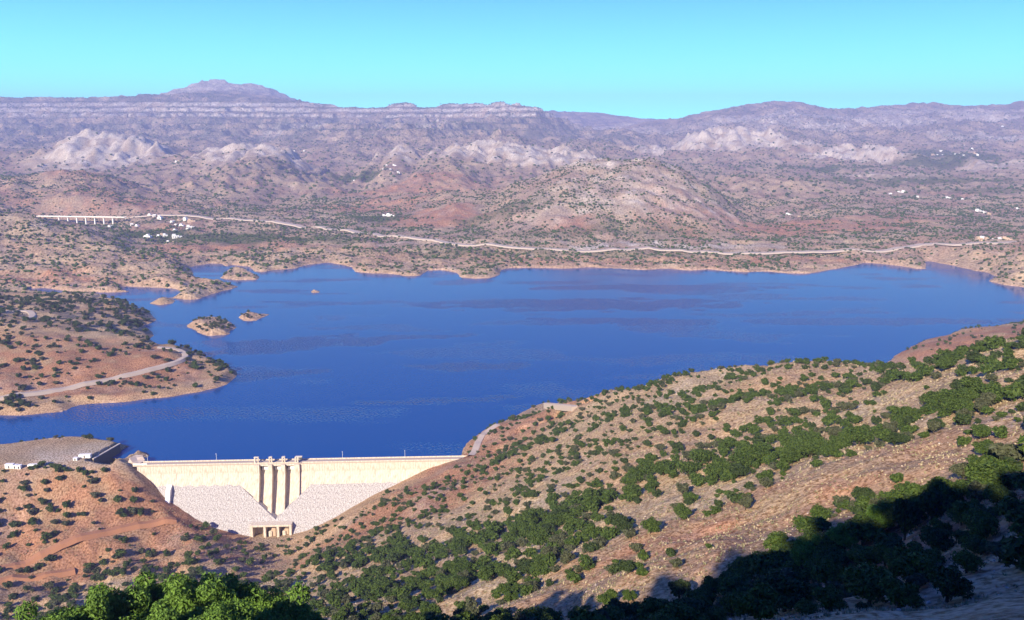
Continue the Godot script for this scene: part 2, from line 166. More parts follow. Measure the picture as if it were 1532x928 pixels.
const LAKE: Array = [
	-42.3,-681.8, -41.4,-705, -37.9,-724.7, -29.5,-745.4, -12.8,-774.8, 10.2,-808.5, 32.3,-840.6, 72.6,-810,
	122.1,-800, 170.5,-790, 239.6,-815, 309.2,-850, 371.7,-890, 405.6,-930, 432.7,-988, 444.8,-1009.6,
	464.4,-1035.3, 495.4,-1072.8, 547.5,-1116.8, 611.3,-1140.1, 716,-1168.4, 915.4,-1207, 1113.6,-1276.9, 1252.8,-1443,
	1049.3,-1468.4, 903.5,-1487.9, 883,-1508, 861.1,-1535.6, 854.2,-1571.5, 899.5,-1624.7, 907.6,-1673, 891.6,-1706.8,
	889.2,-1760.1, 873.4,-1797.5, 868,-1836.5, 849,-1807.1, 809.8,-1715.5, 792.8,-1724.3, 775.4,-1760.1, 753.3,-1788,
	722.6,-1807.1, 671.5,-1751, 616.1,-1706.8, 560.6,-1656.6, 525.2,-1664.8, 494.3,-1689.8, 453.4,-1681.4, 417,-1689.8,
	384,-1715.5, 347.9,-1698.3, 307.2,-1724.3, 252.2,-1706.8, 215.3,-1724.3, 151.1,-1742, 110.3,-1724.3, 44.9,-1733.1,
	-1.3,-1733.1, -23.4,-1706.8, -22.6,-1648.5, -38.1,-1609.1, -66,-1601.5, -93.7,-1616.9, -105.8,-1673, -137.8,-1706.8,
	-163,-1698.3, -171.8,-1632.5, -200.4,-1632.5, -228.5,-1656.6, -267.7,-1664.8, -302.3,-1681.4, -315.5,-1742, -354.9,-1788,
	-379.2,-1807.1, -411.3,-1778.6, -427.9,-1724.3, -462.7,-1706.8, -475.2,-1681.4, -496.8,-1689.8, -525,-1751, -569.5,-1778.6,
	-564.8,-1742, -588.8,-1788, -616.4,-1797.5, -634.8,-1760.1, -641.7,-1742, -606.8,-1673, -597.5,-1632.5, -564.2,-1586.4,
	-530.3,-1564.2, -473.6,-1514.8, -482.7,-1481.3, -494.9,-1443, -500.2,-1400.6, -517.5,-1389, -547.5,-1406.6, -549.3,-1461.9,
	-576,-1494.6, -635.2,-1508, -676.8,-1521.7, -661.7,-1481.3, -642.2,-1461.9, -675.1,-1455.6, -731.7,-1461.9, -803.5,-1501.3,
	-829.7,-1494.6, -780,-1443, -710.3,-1424.6, -677.6,-1424.6, -647.4,-1389, -615.2,-1349.6, -577.2,-1328, -540.2,-1291.8,
	-506.5,-1234, -504.1,-1211.4, -511.8,-1198.2, -468.8,-1136.1, -467.9,-1120.6, -476.7,-1098, -452.4,-1069.3, -412.4,-1055.4,
	-371,-1025.5, -335.1,-988, -310.1,-961.6, -300.9,-936.5, -301.2,-904.8, -319.2,-875.2, -347.2,-858.7, -375.1,-845.1,
	-404.2,-836.2, -427.1,-831.8, -428.5,-808.5, -452,-802.3, -481.2,-798.3, -567.4,-786.4, -651.2,-774.8, -603.9,-714.7,
	-514.5,-708.2, -432.1,-711.5, -413.9,-719.7, -398.3,-728.1, -373.9,-731.5, -357.7,-731.5, -341.7,-721.4, -330,-718,
	-317.9,-708.2, -300.5,-695.6, -291.1,-680.3, -293.4,-671.5,
]
const ISLANDS: Array = [
	[-449.9,-1198.2, -451,-1224.9, -441.3,-1243.3, -417.3,-1243.3, -394.4,-1215.9, -376.3,-1181, -378.9,-1160.2, -375.2,-1140.1, -389.8,-1136.1, -397.7,-1128.3, -420.5,-1156.1],
	[-395.3,-1252.7, -394.8,-1276.9, -388.3,-1291.8, -371.2,-1276.9, -356.1,-1272, -361.2,-1248, -362.3,-1224.9, -382.6,-1229.4],
	[-565.8,-1360.6, -567.7,-1394.8, -558.3,-1406.6, -532.4,-1383.2, -532.4,-1360.6, -542.7,-1344.1],
	[-337.9,-1461.9, -332.8,-1474.8, -320,-1461.9, -326.2,-1449.3],
	[-536.4,-1609.1, -548.3,-1689.8, -539.5,-1724.3, -507.1,-1689.8, -468.3,-1624.7, -462.5,-1586.4, -503.7,-1586.4],
]
const PATCHES: Array = [
	-358,-668,125,22,0.00,1,0.5, -3068,-9400,650,500,0.00,1,0.9, -2629,-9300,500,400,0.00,1,0.7, 2037,-7800,500,300,0.00,1,0.8,
	2309,-7200,500,300,0.00,1,0.7, 3163,-7600,400,300,0.00,1,0.8, 4107,-7800,400,300,0.00,1,0.8, 3621,-6400,300,300,0.00,1,0.6,
	939,-9500,900,500,0.00,1,0.8, -1530,-7000,150,500,0.00,1,0.7, -690,-6400,300,250,0.00,1,0.5, -1738,-6800,120,400,0.00,1,0.5,
	169,-1960,70,22,0.00,1,1.0, 243,-1960,70,25,0.00,1,1.3, 347,-1960,80,25,0.00,1,1.3, 464,-1950,80,22,0.00,1,1.2,
	550,-1940,60,18,0.00,1,0.8, -249,-1990,200,18,0.00,1,0.4, -2098,-4450,190,330,0.00,1,1.3, -1886,-4450,230,300,0.00,1,1.3,
	-1923,-4200,180,150,0.00,1,0.7, -1234,-4150,260,300,0.00,1,1.1, -1038,-4100,180,200,0.00,1,0.9, -511,-4150,170,250,0.00,1,0.8,
	-203,-4150,200,300,0.00,1,1.0, -3,-4150,300,350,0.00,1,1.3, 249,-4000,300,250,0.00,1,0.9, 1013,-5600,300,250,0.00,1,0.9,
	1299,-5500,420,380,0.00,1,1.2, 1626,-5500,330,300,0.00,1,0.9, 1946,-4950,330,250,0.00,1,1.1, 2324,-4250,250,220,0.00,1,0.8,
	2853,-8000,700,250,0.00,1,0.6, 3828,-8200,800,250,0.00,1,0.6, 3338,-6500,400,300,0.00,1,0.5, 971,-8000,600,500,0.00,1,0.6,
	1600,-3800,200,200,0.00,1,0.4, 279,-2800,300,200,0.00,1,0.7, 349,-2400,300,200,0.00,1,0.5, 159,-2250,200,120,0.00,1,0.3,
	-195,-2450,150,130,0.00,0,1.6, -404,-2750,200,110,0.00,0,1.0, -301,-3200,330,220,0.00,0,0.8, 733,-2350,420,170,0.00,0,0.9,
	966,-2450,250,120,0.00,0,0.7, 152,-2140,70,60,0.00,0,1.0, 395,-2150,120,60,0.00,0,0.7, 400,-1790,330,35,0.00,0,0.9,
	128,-1800,230,30,0.00,0,0.8, -205,-1850,200,40,0.00,0,0.3, -688,-1950,150,70,0.00,0,0.8, -920,-2300,160,90,0.00,0,0.7,
	-481,-1950,220,60,0.00,0,0.6, -789,-1530,180,50,0.00,0,0.8, -1146,-2700,300,150,0.00,0,0.5, -1363,-2650,350,150,0.00,0,0.5,
	-1424,-3000,300,200,0.00,0,0.4, -455,-905,130,28,0.00,0,1.5, -388,-930,60,30,0.00,0,1.4, -481,-860,90,30,0.00,0,1.2,
	-443,-850,130,15,0.00,0,0.6, 536,-1000,250,90,0.00,0,1.5, -54,-590,70,60,0.00,0,0.9, -92,-560,80,50,0.00,0,1.0,
	-19,-690,70,60,0.00,0,1.0, 57,-700,60,40,0.00,0,0.8, 53,-225,75,50,0.00,0,0.6, 74,-240,60,35,0.00,0,0.5,
	88,-150,40,30,0.00,0,1.4, -323,-580,160,30,0.00,0,0.9, -349,-615,120,40,0.00,0,0.6, -300,-640,60,25,0.00,0,0.6,
	-514,-940,150,50,0.00,0,0.7, -443,-960,60,30,0.00,0,0.6, -267,-630,70,22,0.00,0,1.1, -363,-645,120,30,0.00,0,0.4,
	583,-2250,150,100,0.00,0,0.6, 1032,-2000,200,80,0.00,0,0.5, -932,-2180,180,70,0.00,2,1.4, -762,-2120,170,55,0.00,2,1.4,
	-583,-2080,200,45,0.00,2,1.2, -443,-2050,120,35,0.00,2,0.7, 2555,-5300,230,420,0.00,2,1.4, 2360,-4700,200,250,0.00,2,1.0,
	2174,-4600,300,140,0.00,2,1.0, 1504,-4300,330,70,0.00,2,1.2, -1989,-5400,200,250,0.00,2,0.9, -624,-3700,110,80,0.00,2,1.2,
	-387,-2500,90,45,0.00,2,1.2, -37,-2350,130,60,0.00,2,0.7, 1437,-3600,350,120,0.00,2,0.8, 212,-2100,300,30,0.00,2,0.5,
	332,-1870,330,35,0.00,2,0.5, -93,-1870,230,35,0.00,2,0.6, -508,-1200,45,40,0.00,2,1.2, -595,-1260,70,25,0.00,2,0.6,
	-333,-960,40,30,0.00,2,1.0, -430,-1060,50,25,0.00,2,0.7, 1737,-3200,250,100,0.00,2,0.6, 1815,-3600,250,100,0.00,2,0.7,
	47,-215,70,42,0.00,3,1.2, 76,-230,50,30,0.00,3,1.0, -195,-2450,130,110,0.00,3,0.9, -357,-665,130,25,0.00,3,1.5,
	-273,-632,60,18,0.00,3,1.3, -486,-990,60,22,0.00,3,1.0, -64,-640,30,20,0.00,3,0.8, -430,-850,150,14,0.00,3,0.6,
	-862,-2900,100,50,0.00,3,1.0, -767,-1420,250,40,0.00,3,0.8, -48,-500,20,20,0.00,3,0.0, -119,-480,22,22,0.00,2,0.8,
	-106,-472,22,22,0.00,2,0.8, -93,-465,22,22,0.00,2,0.8, -80,-457,22,22,0.00,2,0.8, -68,-450,22,22,0.00,2,0.8,
	-51,-435,22,22,0.00,2,0.8, -36,-420,22,22,0.00,2,0.8, -22,-405,22,22,0.00,2,0.8, -9,-390,22,22,0.00,2,0.8,
	0,-382,22,22,0.00,2,0.8, 9,-375,22,22,0.00,2,0.8, 17,-367,22,22,0.00,2,0.8, 25,-360,22,22,0.00,2,0.8,
	35,-356,22,22,0.00,2,0.8, 45,-352,22,22,0.00,2,0.8, 55,-348,22,22,0.00,2,0.8, 64,-345,22,22,0.00,2,0.8,
	71,-338,22,22,0.00,2,0.8, 77,-332,22,22,0.00,2,0.8, 83,-326,22,22,0.00,2,0.8, 89,-320,22,22,0.00,2,0.8,
	99,-315,22,22,0.00,2,0.8, 108,-310,22,22,0.00,2,0.8, 117,-305,22,22,0.00,2,0.8, 126,-300,22,22,0.00,2,0.8,
	132,-295,22,22,0.00,2,0.8, 138,-290,22,22,0.00,2,0.8, 144,-285,22,22,0.00,2,0.8, 150,-280,22,22,0.00,2,0.8,
	154,-277,22,22,0.00,2,0.8, 159,-275,22,22,0.00,2,0.8, 163,-272,22,22,0.00,2,0.8, -37,-620,15,15,0.00,2,0.6,
	-23,-612,15,15,0.00,2,0.6, -10,-605,15,15,0.00,2,0.6, 3,-597,15,15,0.00,2,0.6, 15,-590,15,15,0.00,2,0.6,
	22,-592,15,15,0.00,2,0.6, 30,-595,15,15,0.00,2,0.6, 37,-597,15,15,0.00,2,0.6, 44,-600,15,15,0.00,2,0.6,
	58,-575,15,15,0.00,2,0.6, 70,-550,15,15,0.00,2,0.6, 82,-525,15,15,0.00,2,0.6, 91,-500,15,15,0.00,2,0.6,
	104,-490,15,15,0.00,2,0.6, 116,-480,15,15,0.00,2,0.6, 127,-470,15,15,0.00,2,0.6, 138,-460,15,15,0.00,2,0.6,
	149,-452,15,15,0.00,2,0.6, 159,-445,15,15,0.00,2,0.6, 169,-437,15,15,0.00,2,0.6, 179,-430,15,15,0.00,2,0.6,
	185,-407,15,15,0.00,2,0.6, 189,-385,15,15,0.00,2,0.6, 192,-362,15,15,0.00,2,0.6, -89,-380,20,20,0.00,2,0.5,
	-74,-370,20,20,0.00,2,0.5, -60,-360,20,20,0.00,2,0.5, -47,-350,20,20,0.00,2,0.5, -34,-340,20,20,0.00,2,0.5,
	-26,-332,20,20,0.00,2,0.5, -17,-325,20,20,0.00,2,0.5, -9,-317,20,20,0.00,2,0.5, -1,-310,20,20,0.00,2,0.5,
	4,-302,20,20,0.00,2,0.5, 10,-295,20,20,0.00,2,0.5, 16,-287,20,20,0.00,2,0.5, 51,-165,16,16,0.00,2,0.7,
	55,-166,16,16,0.00,2,0.7, 59,-167,16,16,0.00,2,0.7, 62,-168,16,16,0.00,2,0.7, 66,-170,16,16,0.00,2,0.7,
	70,-171,16,16,0.00,2,0.7, 73,-172,16,16,0.00,2,0.7, 76,-173,16,16,0.00,2,0.7, 80,-175,16,16,0.00,2,0.7,
	83,-173,16,16,0.00,2,0.7, 86,-172,16,16,0.00,2,0.7, 89,-171,16,16,0.00,2,0.7, 92,-170,16,16,0.00,2,0.7,
	98,-175,16,16,0.00,2,0.7, 105,-180,16,16,0.00,2,0.7, 112,-185,16,16,0.00,2,0.7,
]
const PATHS: Dictionary = {
	"far": [-1090,-2515, -965,-2485, -865,-2466, -764,-2439, -660,-2394, -575,-2342, -491,-2276, -414,-2229, -336,-2161, -263,-2097, -194,-2038, -129,-1988, -67,-1951, 49,-1912, 191,-1889, 279,-1901, 335,-1889, 418,-1875, 514,-1864, 688,-1875, 806,-1886, 884,-1901, 915,-1907, 928,-1846, 989,-1831, 1063,-1834, 1152,-1826],
	"peninsula": [-557,-800, -525,-810, -496,-826, -472,-842, -448,-862, -424,-882, -399,-904, -379,-925, -368,-940, -364,-955, -367,-966, -375,-975, -387,-978, -401,-975],
	"upper": [-591,-1040, -592,-1062, -599,-1085, -615,-1105, -638,-1115, -675,-1120],
	"red": [-378,-560, -352,-563, -332,-578, -311,-595, -290,-612, -270,-625, -256,-632],
	"red_low": [-358,-528, -345,-550, -327,-560, -306,-573],
	"bank": [-33,-675, -29,-690, -27,-706, -22,-722, -12,-735],
}
const HOUSES: Dictionary = {
	"village": [-1088,-2401, -1053,-2383, -1030,-2401, -1001,-2366, -1018,-2499, -999,-2480, -972,-2452, -984,-2499, -922,-2409, -894,-2356, -907,-2417, -878,-2356, -882,-2399, -852,-2339, -860,-2260, -833,-2276, -863,-2381, -856,-2144, -853,-2158, -841,-2144, -805,-2071, -802,-2084, -811,-2130, -870,-2102, -861,-2094],
	"farms": [1023,-1935, 1039,-1948, 1034,-1922, 1050,-1935, 1056,-1909, 1060,-1897, 829,-2667, 848,-2619, 1302,-3070, 1346,-3103, 1377,-3138, 1365,-3002, 1452,-2971, 1463,-2895, 1373,-2619, 1377,-2596, 1387,-2585, 1516,-2667, -534,-3728, -528,-3786, -498,-3672, -497,-3786, -459,-3618, -521,-3559, -364,-2533, -350,-2533, -637,-3618],
	"distant": [2304,-5000, 2289,-5050, 2528,-5400, 2530,-5350, 2666,-5600, 2589,-5400, 2574,-5300, 2613,-5350, 2685,-5450, 2637,-5300, 2611,-5200, 2783,-5500, 2911,-5700, 2698,-5250, 2638,-5100, 2329,-4900, 2994,-6000, 3397,-6700, 3793,-7000, -2279,-5600, -2183,-5600, -2177,-5650, -2140,-5650, -2073,-5550, -2049,-5550, -2042,-5600, -1991,-5550, -1949,-5500, -2258,-5600, -1530,-4100, -1515,-4100, -1306,-5400, -1234,-5350],
}


# gusts on the water: x, z, half length, half width, slant, strength
const GUSTS := [[-282, -1087, 110, 45, -0.25, 0.9], [-179, -1124, 130, 16, -0.15, 0.8], [-273, -944, 70, 22, -0.30, 0.8], [-54, -985, 75, 18, -0.05, 0.9], [-90, -849, 110, 8, -0.12, 0.9], [-158, -818, 60, 6, -0.10, 0.7], [118, -1355, 260, 55, 0.00, 0.7], [269, -1508, 220, 40, 0.00, 0.6], [174, -1229, 150, 25, 0.10, 0.6], [505, -1229, 250, 30, 0.00, 0.5]]

var rng := RandomNumberGenerator.new()
var used := {}
var mats := {}
# coarse maps of the land: near (8 m cells) and far (40 m cells); channels height, roughness, red, pale, green, bare
const NX0 := -720.0
const NZ0 := -1300.0
const NC := 8.0
const NW := 190
const NH := 200
const FX0 := -9000.0
const FZ0 := -15200.0
const FC := 40.0
const FW := 451
const FH := 402
var near_map := []
var far_map := []
var near_reg: PackedByteArray
var far_reg: PackedByteArray
# distance to the shoreline (positive on land)
const SX0 := -1500.0
const SZ0 := -2120.0
const SC := 8.0
const SW := 376
const SH := 192
var shore: PackedFloat32Array
var lake_poly: PackedVector2Array

var n_big := FastNoiseLite.new()
var n_mid := FastNoiseLite.new()
var n_hill := FastNoiseLite.new()
var n_gully := FastNoiseLite.new()
var n_fine := FastNoiseLite.new()
var n_tint := FastNoiseLite.new()
var n_patch := FastNoiseLite.new()
var n_veg := FastNoiseLite.new()
var n_warp := FastNoiseLite.new()


func _ready() -> void:
	var cam := Camera3D.new()
	cam.name = "camera"
	cam.fov = rad_to_deg(2.0 * atan(464.0 / 1327.0))
	cam.near = 0.5
	cam.far = 40000.0
	add_child(cam)
	cam.position = EYE
	cam.rotation_degrees = Vector3(-11.25, 0, 0)
	cam.current = true

	var sky := ProceduralSkyMaterial.new()
	sky.sky_horizon_color = Color(0.58, 1.2, 1.18)
	sky.sky_top_color = Color(0.07, 0.27, 0.66)
	sky.sky_curve = 0.062
	sky.ground_horizon_color = Color(0.58, 0.6, 0.62)
	sky.ground_bottom_color = Color(0.3, 0.26, 0.22)
	sky.sun_angle_max = 1.0
	sky.energy_multiplier = 1.0
	var env := Environment.new()
	env.background_mode = Environment.BG_SKY
	env.sky = Sky.new()
	env.sky.sky_material = sky
	env.tonemap_mode = Environment.TONE_MAPPER_LINEAR
	env.tonemap_exposure = 1.95
	env.fog_enabled = true
	env.fog_density = 0.0001
	env.fog_light_color = Color(0.76, 0.79, 1.0)
	env.sdfgi_enabled = true
	env.ssao_enabled = true
	env.ssil_enabled = true
	var we := WorldEnvironment.new()
	we.name = "world_environment"
	we.environment = env
	add_child(we)

	var sun := DirectionalLight3D.new()
	sun.name = "sun"
	sun.light_energy = 1.6
	sun.light_color = Color(1.0, 0.95, 0.87)
	sun.light_angular_distance = 0.5
	sun.shadow_enabled = true
	add_child(sun)
	sun.look_at_from_position(Vector3(-0.42, 0.45, 0.79), Vector3.ZERO)

	rng.seed = 77
	setup_noise()
	materials()
	survey()
	print("survey ", Time.get_ticks_msec())
	terrain()
	print("terrain ", Time.get_ticks_msec())
	water()
	roads()
	dam()
	abutment_works()
	houses()
	viaduct()
	print("works ", Time.get_ticks_msec())
	plants()
	print("plants ", Time.get_ticks_msec())


# ---------------------------------------------------------------- naming
func numbered(called: String) -> String:
	var k: int = used.get(called, 0)
	used[called] = k + 1
	return called if k == 0 else "%s_%03d" % [called, k]


func tag(o: Node, label := "", category := "", group := "", kind := "") -> Node:
	if label: o.set_meta("label", label)
	if category: o.set_meta("category", category)
	if group: o.set_meta("group", group)
	if kind: o.set_meta("kind", kind)
	return o


func base(called: String, at: Vector3, turn := 0.0) -> Node3D:
	var o := Node3D.new()
	o.name = numbered(called)
	add_child(o)
	o.position = at
	o.rotation.y = turn
	return o


func obj(called: String, m: Mesh, material: Material, parent: Node = self) -> MeshInstance3D:
	var o := MeshInstance3D.new()
	o.name = numbered(called) if parent == self else called
	o.mesh = m
	o.material_override = material
	parent.add_child(o, true)
	return o


# ---------------------------------------------------------------- materials
func setup_noise() -> void:
	for a in [[n_big, 1, 0.0011, 4, true], [n_mid, 2, 0.0042, 4, true], [n_hill, 3, 0.011, 4, false], [n_fine, 4, 0.06, 4, false], [n_gully, 9, 0.0075, 4, true], [n_tint, 5, 0.013, 5, false], [n_patch, 6, 0.0042, 4, false], [n_veg, 7, 0.016, 3, false], [n_warp, 8, 0.02, 3, false]]:
		var n: FastNoiseLite = a[0]
		n.seed = a[1]
		n.noise_type = FastNoiseLite.TYPE_SIMPLEX_SMOOTH
		n.frequency = a[2]
		n.fractal_octaves = a[3]
		n.fractal_type = FastNoiseLite.FRACTAL_RIDGED if a[4] else FastNoiseLite.FRACTAL_FBM


func noise_texture(seed_: int, freq: float, stops: Array, size := 1024, octaves := 5, kind := FastNoiseLite.TYPE_SIMPLEX_SMOOTH, normal := false, bump := 8.0) -> NoiseTexture2D:
	var n := FastNoiseLite.new()
	n.seed = seed_
	n.noise_type = kind
	n.frequency = freq
	n.fractal_octaves = octaves
	n.fractal_gain = 0.6
	var t := NoiseTexture2D.new()
	t.width = size
	t.height = size
	t.seamless = true
	t.noise = n
	if normal:
		t.as_normal_map = true
		t.bump_strength = bump
	else:
		var g := Gradient.new()
		g.offsets = PackedFloat32Array(stops.map(func(s): return s[0]))
		g.colors = PackedColorArray(stops.map(func(s): return s[1]))
		t.color_ramp = g
	return t


func plain(called: String, c: Color, rough := 0.9, spec := 0.3) -> StandardMaterial3D:
	var m := StandardMaterial3D.new()
	m.resource_name = called
	m.albedo_color = c.linear_to_srgb()
	m.roughness = rough
	m.metallic_specular = spec
	mats[called] = m
	return m


func triplanar(m: StandardMaterial3D, tile: float) -> void:
	m.uv1_triplanar = true
	m.uv1_world_triplanar = true
	m.uv1_scale = Vector3.ONE / tile


func materials() -> void:
	var w := Color.WHITE
	var g := func(v: float) -> Color: return Color(v, v, v)
	# soil: stones, dry grass and pebbles
	var soil := plain("soil", w, 0.95, 0.15)
	soil.vertex_color_use_as_albedo = true
	soil.albedo_texture = noise_texture(11, 0.012, [[0.0, Color(0.45, 0.40, 0.34)], [0.36, Color(0.64, 0.59, 0.50)], [0.46, Color(0.84, 0.81, 0.75)], [0.6, Color(0.96, 0.94, 0.89)], [1.0, Color(1, 1, 1)]], 2048, 8)
	soil.normal_enabled = true
	soil.normal_texture = noise_texture(12, 0.03, [], 2048, 7, FastNoiseLite.TYPE_SIMPLEX_SMOOTH, true, 14.0)
	triplanar(soil, 48.0)
	var land := plain("hill_soil", w, 0.95, 0.1)
	land.vertex_color_use_as_albedo = true
	land.albedo_texture = noise_texture(13, 0.02, [[0.0, Color(0.52, 0.5, 0.46)], [0.36, Color(0.74, 0.71, 0.66)], [0.5, Color(0.92, 0.9, 0.86)], [1.0, Color(1, 1, 1)]], 1024, 6)
	land.normal_enabled = true
	land.normal_texture = noise_texture(14, 0.02, [], 1024, 6, FastNoiseLite.TYPE_SIMPLEX_SMOOTH, true, 14.0)
	triplanar(land, 130.0)
	var mount := plain("mountain_rock", w, 0.95, 0.1)
	mount.vertex_color_use_as_albedo = true
	mount.albedo_texture = noise_texture(15, 0.03, [[0.0, Color(0.42, 0.42, 0.42)], [0.38, Color(0.66, 0.65, 0.62)], [0.5, Color(0.9, 0.89, 0.86)], [1.0, Color(1, 1, 1)]], 1024, 6)
	mount.normal_enabled = true
	mount.normal_texture = noise_texture(16, 0.02, [], 1024, 6, FastNoiseLite.TYPE_SIMPLEX_SMOOTH, true, 16.0)
	triplanar(mount, 520.0)
	# built things
	var con := plain("concrete", Color(0.68, 0.61, 0.53), 0.85, 0.2)
	con.albedo_texture = noise_texture(21, 0.02, [[0.0, Color(0.74, 0.66, 0.56)], [0.38, Color(0.91, 0.88, 0.83)], [0.6, Color(0.98, 0.97, 0.94)], [1.0, w]], 512, 5)
	triplanar(con, 22.0)
	con.uv1_scale = Vector3(1.0 / 12.0, 1.0 / 70.0, 1.0 / 12.0)
	var face := plain("facing", Color(0.66, 0.63, 0.61), 0.95, 0.1)
	face.albedo_texture = noise_texture(22, 0.012, [[0.0, Color(0.5, 0.48, 0.47)], [0.44, Color(0.78, 0.76, 0.75)], [0.54, Color(0.95, 0.94, 0.93)], [1.0, w]], 1024, 5)
	face.normal_enabled = true
	face.normal_texture = noise_texture(23, 0.08, [], 1024, 4, FastNoiseLite.TYPE_SIMPLEX_SMOOTH, true, 10.0)
	triplanar(face, 14.0)
	var road := plain("track", Color(0.54, 0.45, 0.38), 0.95, 0.1)
	road.albedo_texture = noise_texture(24, 0.05, [[0.0, Color(0.7, 0.66, 0.6)], [0.5, Color(0.93, 0.92, 0.9)], [1.0, w]], 512, 5)
	triplanar(road, 12.0)
	var rt := plain("red_track", Color(0.46, 0.23, 0.13), 0.95, 0.1)
	rt.albedo_texture = road.albedo_texture
	triplanar(rt, 9.0)
	plain("whitewash", Color(0.78, 0.75, 0.70), 0.9, 0.2)
	plain("ochre_wall", Color(0.50, 0.36, 0.25), 0.95, 0.2)
	var ds := plain("shade_dark_stone", Color(0.16, 0.14, 0.125), 0.95, 0.1)  # wall tone with the shade of the cut and the outlet put in
	ds.albedo_texture = con.albedo_texture
	triplanar(ds, 9.0)
	plain("dark_metal", Color(0.08, 0.08, 0.08), 0.6, 0.4)
	plain("steel_paint", Color(0.62, 0.60, 0.56), 0.6, 0.4)
	plain("window_dark", Color(0.03, 0.03, 0.035), 0.3, 0.5)
	var bark := plain("bark", Color(0.13, 0.10, 0.075), 0.95, 0.1)
	bark.albedo_texture = noise_texture(31, 0.05, [[0.0, Color(0.55, 0.5, 0.45)], [1.0, w]], 256, 4)
	triplanar(bark, 1.5)
	var leaf := plain("leaf", w, 0.7, 0.3)
	leaf.vertex_color_use_as_albedo = true
	leaf.backlight = Color(0.25, 0.3, 0.1)
	leaf.backlight_enabled = true
	var scrub := plain("scrub", w, 0.9, 0.1)
	scrub.vertex_color_use_as_albedo = true
	var stone := plain("stone", w, 0.95, 0.15)
	stone.vertex_color_use_as_albedo = true
	# water: body colour, ripples and calmer or rougher stretches
	var wat := plain("lake_water", Color(0.0005, 0.054, 0.20), 0.15, 0.40)
	wat.normal_enabled = true
	wat.normal_texture = ImageTexture.create_from_image(ripples())
	wat.normal_scale = 1.0


func ripples() -> Image:
	# the ripples of the whole lake: fine waves, steeper where gusts touch the water
	var w := 2048
	var h := 1344
	var wave := FastNoiseLite.new()
	wave.seed = 91
	wave.frequency = 0.4
	wave.fractal_octaves = 2
	var gust := FastNoiseLite.new()
	gust.seed = 92
	gust.frequency = 0.0042
	gust.fractal_octaves = 4
	var a := wave.get_image(w, h, false, false, false).get_data()
	var im := Image.create_empty(w, h, false, Image.FORMAT_RF)
	var buf := PackedFloat32Array()
	buf.resize(w * h)
	var mask := PackedFloat32Array()
	mask.resize((w / 8) * (h / 8))
	for j in h / 8:
		for i in w / 8:
			var x := -1300.0 + 2600.0 * i * 8 / w
			var z := -2300.0 + 1700.0 * j * 8 / h
			var n := gust.get_noise_2d(x * 0.75, z * 2.2)
			var v := smoothstep(0.1, 0.4, n) * 0.35
			for g in GUSTS:
				var dx: float = (x - g[0]) / g[2]
				var dz: float = (z - g[1] - (x - g[0]) * g[4]) / g[3]
				v = maxf(v, smoothstep(0.0, 0.5, 1.0 - dx * dx - dz * dz + 1.1 * gust.get_noise_2d(x * 3.0 + 77.0, z * 6.0)) * g[5])
			mask[j * (w / 8) + i] = 0.05 + v
	var mi := Image.create_from_data(w / 8, h / 8, false, Image.FORMAT_RF, mask.to_byte_array())
	mi.resize(w, h, Image.INTERPOLATE_CUBIC)
	var m := mi.get_data().to_float32_array()
	for k in w * h:
		buf[k] = 0.5 + m[k] * (a[k] / 255.0 - 0.5)
	im.set_data(w, h, false, Image.FORMAT_RF, buf.to_byte_array())
	im.convert(Image.FORMAT_RGBAF)
	im.bump_map_to_normal_map(1.8)
	return im


# ---------------------------------------------------------------- the lie of the land
func survey() -> void:
	var pts := PackedVector2Array()
	for i in range(0, LAND.size(), 5):
		pts.append(Vector2(LAND[i], LAND[i + 1]))
	var tri := Geometry2D.triangulate_delaunay(pts)
	near_map = raster(tri, pts, NX0, NZ0, NC, NW, NH, 3)
	near_reg = near_map.pop_back()
	far_map = raster(tri, pts, FX0, FZ0, FC, FW, FH, 1)
	far_reg = far_map.pop_back()
	patches(near_map, NX0, NZ0, NC, NW, NH)
	patches(far_map, FX0, FZ0, FC, FW, FH)
	# shoreline
	lake_poly = poly(LAKE)
	var all := [lake_poly]
	for l in ISLANDS:
		all.append(poly(l))
	shore.resize(SW * SH)
	shore.fill(200.0)
	var inside := PackedByteArray()
	inside.resize(SW * SH)
	for k in all.size():
		var p: PackedVector2Array = all[k]
		var lo := p[0]
		var hi := p[0]
		for q in p:
			lo = lo.min(q)
			hi = hi.max(q)
		for j in range(maxi(0, int((lo.y - SZ0) / SC)), mini(SH, int((hi.y - SZ0) / SC) + 2)):
			for i in range(maxi(0, int((lo.x - SX0) / SC)), mini(SW, int((hi.x - SX0) / SC) + 2)):
				if Geometry2D.is_point_in_polygon(Vector2(SX0 + i * SC, SZ0 + j * SC), p):
					inside[j * SW + i] = 1 if k == 0 else 0
		for e in p.size():
			var a := p[e]
			var b := p[(e + 1) % p.size()]
			var reach := 90.0
			var x0 := maxi(0, int((minf(a.x, b.x) - reach - SX0) / SC))
			var x1 := mini(SW - 1, int((maxf(a.x, b.x) + reach - SX0) / SC))
			var y0 := maxi(0, int((minf(a.y, b.y) - reach - SZ0) / SC))
			var y1 := mini(SH - 1, int((maxf(a.y, b.y) + reach - SZ0) / SC))
			for j in range(y0, y1 + 1):
				for i in range(x0, x1 + 1):
					var q := Vector2(SX0 + i * SC, SZ0 + j * SC)
					var d := q.distance_to(Geometry2D.get_closest_point_to_segment(q, a, b))
					if d < shore[j * SW + i]:
						shore[j * SW + i] = d
	for i in range(SW, SW * (SH - 1)):
		var round_ := inside[i - 1] + inside[i + 1] + inside[i - SW] + inside[i + SW]
		if round_ == 0 or round_ == 4:  # a lone odd cell
			inside[i] = round_ / 4
		if inside[i]:
			shore[i] = -shore[i]


